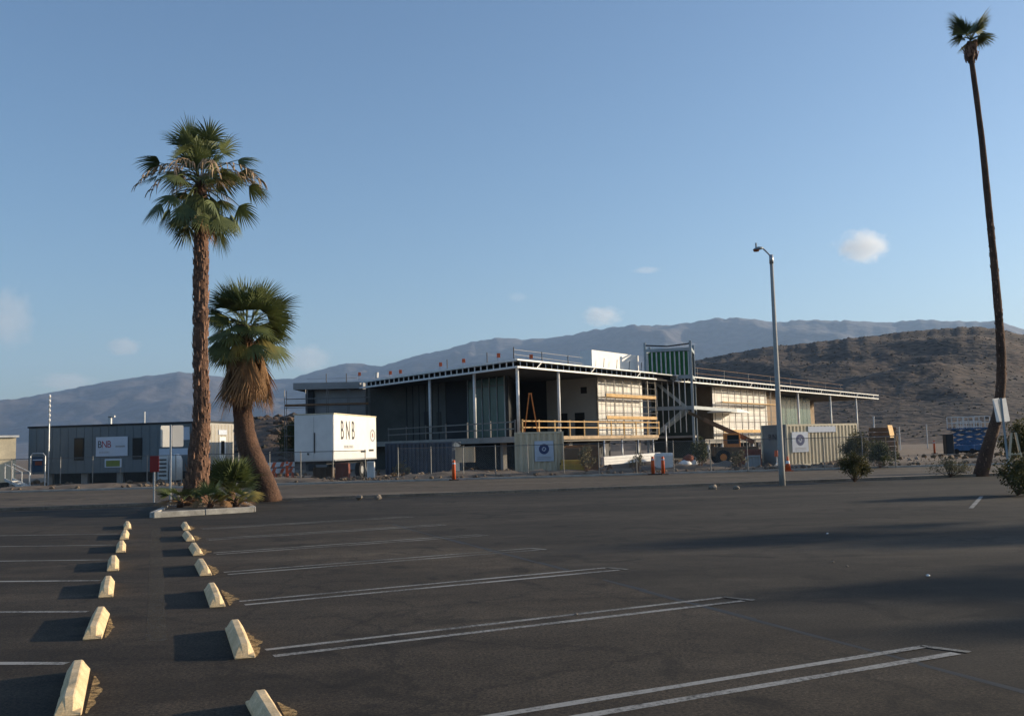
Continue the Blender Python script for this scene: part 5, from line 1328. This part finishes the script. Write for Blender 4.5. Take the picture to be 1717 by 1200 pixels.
# ------------------------------------------------------------ small yellow loader beside the beige container
p = XY(958, 58.3); o = thing('skid_loader', 'small dusty yellow loader between beige container and dumpster', 'loader', p)
MB().box(V(p, .62), (1.3, 1.9, .5)).build('chassis', M_yel, o, bevel=.05); MB().box(V(p, 1.2)+Vector((0, .3, 0)), (.95, 1.1, .7)).build('cab', M_brown, o, bevel=.04)
MB().box(V(p, .35)+Vector((0, -1.25, 0)), (1.5, .45, .5)).build('bucket', M_yel, o)
for sx in (-.62, .62):
    MB().beam(V(p, .95)+Vector((sx, .7, 0)), V(p, .5)+Vector((sx, -1.1, 0)), .12, .16).build('lift_arm', M_yel, o)
    for sy in (-.55, .6):
        c = V(p, .36)+Vector((sx, sy, 0)); w = MB().tube([c-Vector((.12, 0, 0)), c+Vector((.12, 0, 0))], .36, 14).build('wheel', M_tyre, o); MB().tube([c-Vector((.13, 0, 0)), c+Vector((.13, 0, 0))], .17, 10).build('rim', M_yel, w)

# ------------------------------------------------------------ telehandler in front of the far wing
p = XY(1232, 74.0); o = thing('telehandler', 'orange-brown telescopic handler with raised boom before the far wing', 'telehandler', p)
MB().box(V(p, .95), (3.2, 1.6, .7)).build('chassis', M_brown, o, bevel=.06); MB().box(V(p, 1.75)+Vector((-.3, -.35, 0)), (1.1, .85, 1.1)).build('cab', M_ladder, o, bevel=.05)
MB().box(V(p, 1.85)+Vector((-.3, -.79, 0)), (.85, .03, .65)).build('cab_window', M_winglass, o)
MB().beam(V(p, 1.6)+Vector((1.5, .3, 0)), V(p, 3.4)+Vector((-2.2, .3, 0)), .3, .32).build('boom', M_woodd, o)
MB().beam(V(p, 3.35)+Vector((-2.1, .3, 0)), V(p, 3.95)+Vector((-3.3, .3, 0)), .2, .22).build('boom_tip', M_brown, o)
MB().beam(V(p, 1.3)+Vector((.2, .3, 0)), V(p, 2.2)+Vector((-.2, .3, 0)), .12, .12).build('boom_ram', M_galv, o)
for sx in (-1.1, 1.1):
    for sy in (-.8, .8):
        c = V(p, .55)+Vector((sx, sy, 0)); w = MB().tube([c-Vector((0, .2, 0)), c+Vector((0, .2, 0))], .55, 16).build('wheel', M_tyre, o); MB().tube([c-Vector((0, .21, 0)), c+Vector((0, .21, 0))], .26, 12).build('rim', M_ladder, w)

# ------------------------------------------------------------ lumber stack with plywood, blue scissor lifts
p = XY(1480, 88); o = thing('lumber_stack', 'brown lumber stack right of the cream container', 'lumber', p)
for k in range(6):
    for j in range(4):
        MB().box(V(p, .3+.42*k)+Vector((-.05+.04*((k*7) % 3), -.55+.36*j, 0)), (1.9, .32, .36)).build('timber', M_woodd if (k+j) % 3 else M_brown, o)
p = XY(1495, 86); o = thing('plywood_sheet', 'pale plywood sheet leaning on the lumber stack', 'plywood', p)
q = Matrix.Rotation(R(55), 3, 'Z') @ Matrix.Rotation(R(-9), 3, 'X'); zq = (Zat(1495, 714, 86)+Zat(1495, 732, 86))/2
MB().box(V(p, zq), (1.5, .05, 1.1), mtx=q).build('sheet', M_wood, o)
for s_ in (-.5, .5): MB().beam(p+Vector((s_, .05, 0)), V(p, zq-.4)+Vector((s_, .0, 0)), .07, .07).build('prop', M_wood, o)
def lift(px, Y, label, top, w=2.0):
    p = XY(px, Y); o = thing('scissor_lift', label, 'lift', p, 'blue scissor lifts')
    MB().box(V(p, .55), (w, 1.0, .5)).build('base', M_bluep, o, bevel=.04)
    for sx in (-w*.36, w*.36):
        for sy in (-.45, .45):
            c = V(p, .25)+Vector((sx, sy, 0)); MB().tube([c-Vector((0, .08, 0)), c+Vector((0, .08, 0))], .25, 12).build('wheel', M_tyre, o)
    n_ = 3; zs = [.82+(top-1.2-.82)*i/n_ for i in range(n_+1)]
    for i in range(n_):
        for sy in (-.35, .35):
            MB().beam(V(p, zs[i])+Vector((-w*.42, sy, 0)), V(p, zs[i+1])+Vector((w*.42, sy, 0)), .06, .11).build('scissor_arm', M_bluep, o)
            MB().beam(V(p, zs[i])+Vector((w*.42, sy+.07, 0)), V(p, zs[i+1])+Vector((-w*.42, sy+.07, 0)), .06, .11).build('scissor_arm', M_bluep, o)
    MB().box(V(p, top-1.15), (w+.1, 1.05, .12)).build('platform', M_bluep, o)
    for z in (top-.6, top-.05):
        for sy in (-.5, .5): MB().beam(V(p, z)+Vector((-w*.5, sy, 0)), V(p, z)+Vector((w*.5, sy, 0)), .05, .05).build('rail', M_whitep, o)
    for sx in (-w*.5, 0, w*.5):
        for sy in (-.5, .5): MB().box(V(p, top-.57)+Vector((sx, sy, 0)), (.05, .05, 1.05)).build('rail_post', M_whitep, o)
lift(1612, 92, 'left of the blue scissor lifts beyond the slender palm', Zat(1612, 698, 92))
lift(1640, 93, 'right of the blue scissor lifts, partly behind the slender palm', Zat(1640, 697, 93))
lift(1626, 97, 'farther blue scissor lift behind the other two', Zat(1626, 705, 97))
p = XY(1590, 90); o = thing('dark_cabinet', 'black upright cabinet left of the blue scissor lifts', 'cabinet', p)
MB().box(V(p, .95), (.7, .7, 1.8)).build('body', M_black, o, bevel=.03); MB().box(V(p, .95)+Vector((0, -.37, 0)), (.55, .03, 1.6)).build('door', M_dark, o); MB().box(V(p, .04), (.8, .8, .08)).build('base', M_concslab, o)
# thin far poles
for i, (px, y0, y1, Y) in enumerate(((1467, 699, 745, 100), (1509, 716, 740, 130), (1555, 712, 738, 140))):
    p = XY(px, Y); o = thing('marker_pole', ['nearest thin pale pole right of the cream container', 'middle thin far pole at the foot of the hill', 'right thin far pole at the foot of the hill'][i], 'pole', p, 'thin poles at the foot of the hill')
    MB().tube([V(p, 0), V(p, Zat(px, y0, Y))], .07, 6).build('shaft', M_whitep, o); MB().tube([V(p, Zat(px, y0, Y)), V(p, Zat(px, y0, Y)+.08)], .09, 6).build('cap', M_whitep, o)
# right edge bracing by the leaning sign
p = XY(1700, 41.5); o = thing('survey_stand', 'pale timber stand with dark legs right of the slender palm', 'stand', p)
zt_ = Zat(1700, 725, 41.5)
for s_ in (-.35, .35): MB().beam(p+Vector((s_, 0, 0)), V(p, zt_)+Vector((s_*.25, 0, 0)), .08, .08).build('leg', M_beige, o)
MB().beam(V(p, zt_*.5)+Vector((-.3, 0, 0)), V(p, zt_*.5)+Vector((.3, 0, 0)), .05, .08).build('crossbar', M_beige, o)

# ------------------------------------------------------------ low earth bank and rubble along the fence
def bank(label, x0, x1, y0, w, h, seed):
    mb = MB(); nx, ny = int((x1-x0)/.5), 8
    for i in range(nx+1):
        for j in range(ny+1):
            x = x0+(x1-x0)*i/nx; v_ = j/ny; y = y0(x)+w*v_
            hh = h*math.sin(math.pi*v_)**.8*(.55+.65*noise.noise(Vector((x*.22, seed, v_)))+.35*noise.noise(Vector((x*1.1, seed+3, v_*2))))
            ed = min(1, i/6, (nx-i)/6)
            mb.v.append(Vector((x, y, max(-.02, hh*ed)-.02*(j in (0, ny)))))
    for i in range(nx):
        for j in range(ny): a = i*(ny+1)+j; mb.f.append((a, a+ny+1, a+ny+2, a+1))
    o = mb.build('earth_bank', M_debris, smooth=True); struct(o, label=label); return mb
b1 = bank('low bank of stony earth along the site fence', -34, 34, lambda x: road_far(x)+.35+.02*x, 4.5, .42, 1)
b2 = bank('second mound of spoil in front of the deck', -1, 26, lambda x: 61.5+.12*x, 5.0, .7, 5)
b3 = bank('pale dirt mound under the deck', -7, 0, lambda x: 60.5, 5, .45, 9)
def rubble(name, label, box, count, rmin, rmax, material, seed, zf=lambda x, y: 0.0):
    rnd = random.Random(seed); mb = MB(); protos = [MB().rock((0,0,0), 1.0, seed=s_+seed, sub=1) for s_ in range(4)]
    for i in range(count):
        x = rnd.uniform(box[0], box[1]); y = road_far(x)+rnd.uniform(box[2], box[3]); r_ = rmin+(rmax-rmin)*rnd.random()**3
        q = Matrix.Rotation(rnd.random()*6.28, 3, 'Z')*r_; pr = protos[rnd.randrange(4)]
        mb.add([q @ v + Vector((x, y, zf(x, y)+r_*.25)) for v in pr.v], pr.f)
    return struct(mb.build(name, material), 'stuff', label)
rubble('rubble', 'stones and rubble scattered along the fence foot', (-34, 36, .5, 4.5), 1800, .03, .17, M_debris, 3, lambda x, y: .12)
rubble('rubble', 'pale stones and scraps littering the site ground', (-34, 40, 4.5, 26), 900, .04, .20, M_rockl, 8)
rubble('rubble', 'dark clods littering the site ground', (-34, 60, 2, 34), 900, .06, .35, M_brown, 15)
# litter on the lot
for i, (px, py) in enumerate(((1556, 966), (1387, 895), (1397, 943), (1420, 950), (966, 1031))):
    p = G(px, py); o = MB().rock(V(p, .012), .022 if i else .03, 30+i, .5, 1).build('litter_scrap', M_sign if i in (0, 1) else M_rockl, origin=V(p, 0))
    tag(o, ['brightest white scrap of litter on the right of the lot', 'tiny white scrap near the middle shadow on the lot', 'tan crumb left of the pair in the right lot', 'tan crumb right of the pair in the right lot', 'pale pebble beside the stall lines mid lot'][i], 'litter', 'scraps on the asphalt')
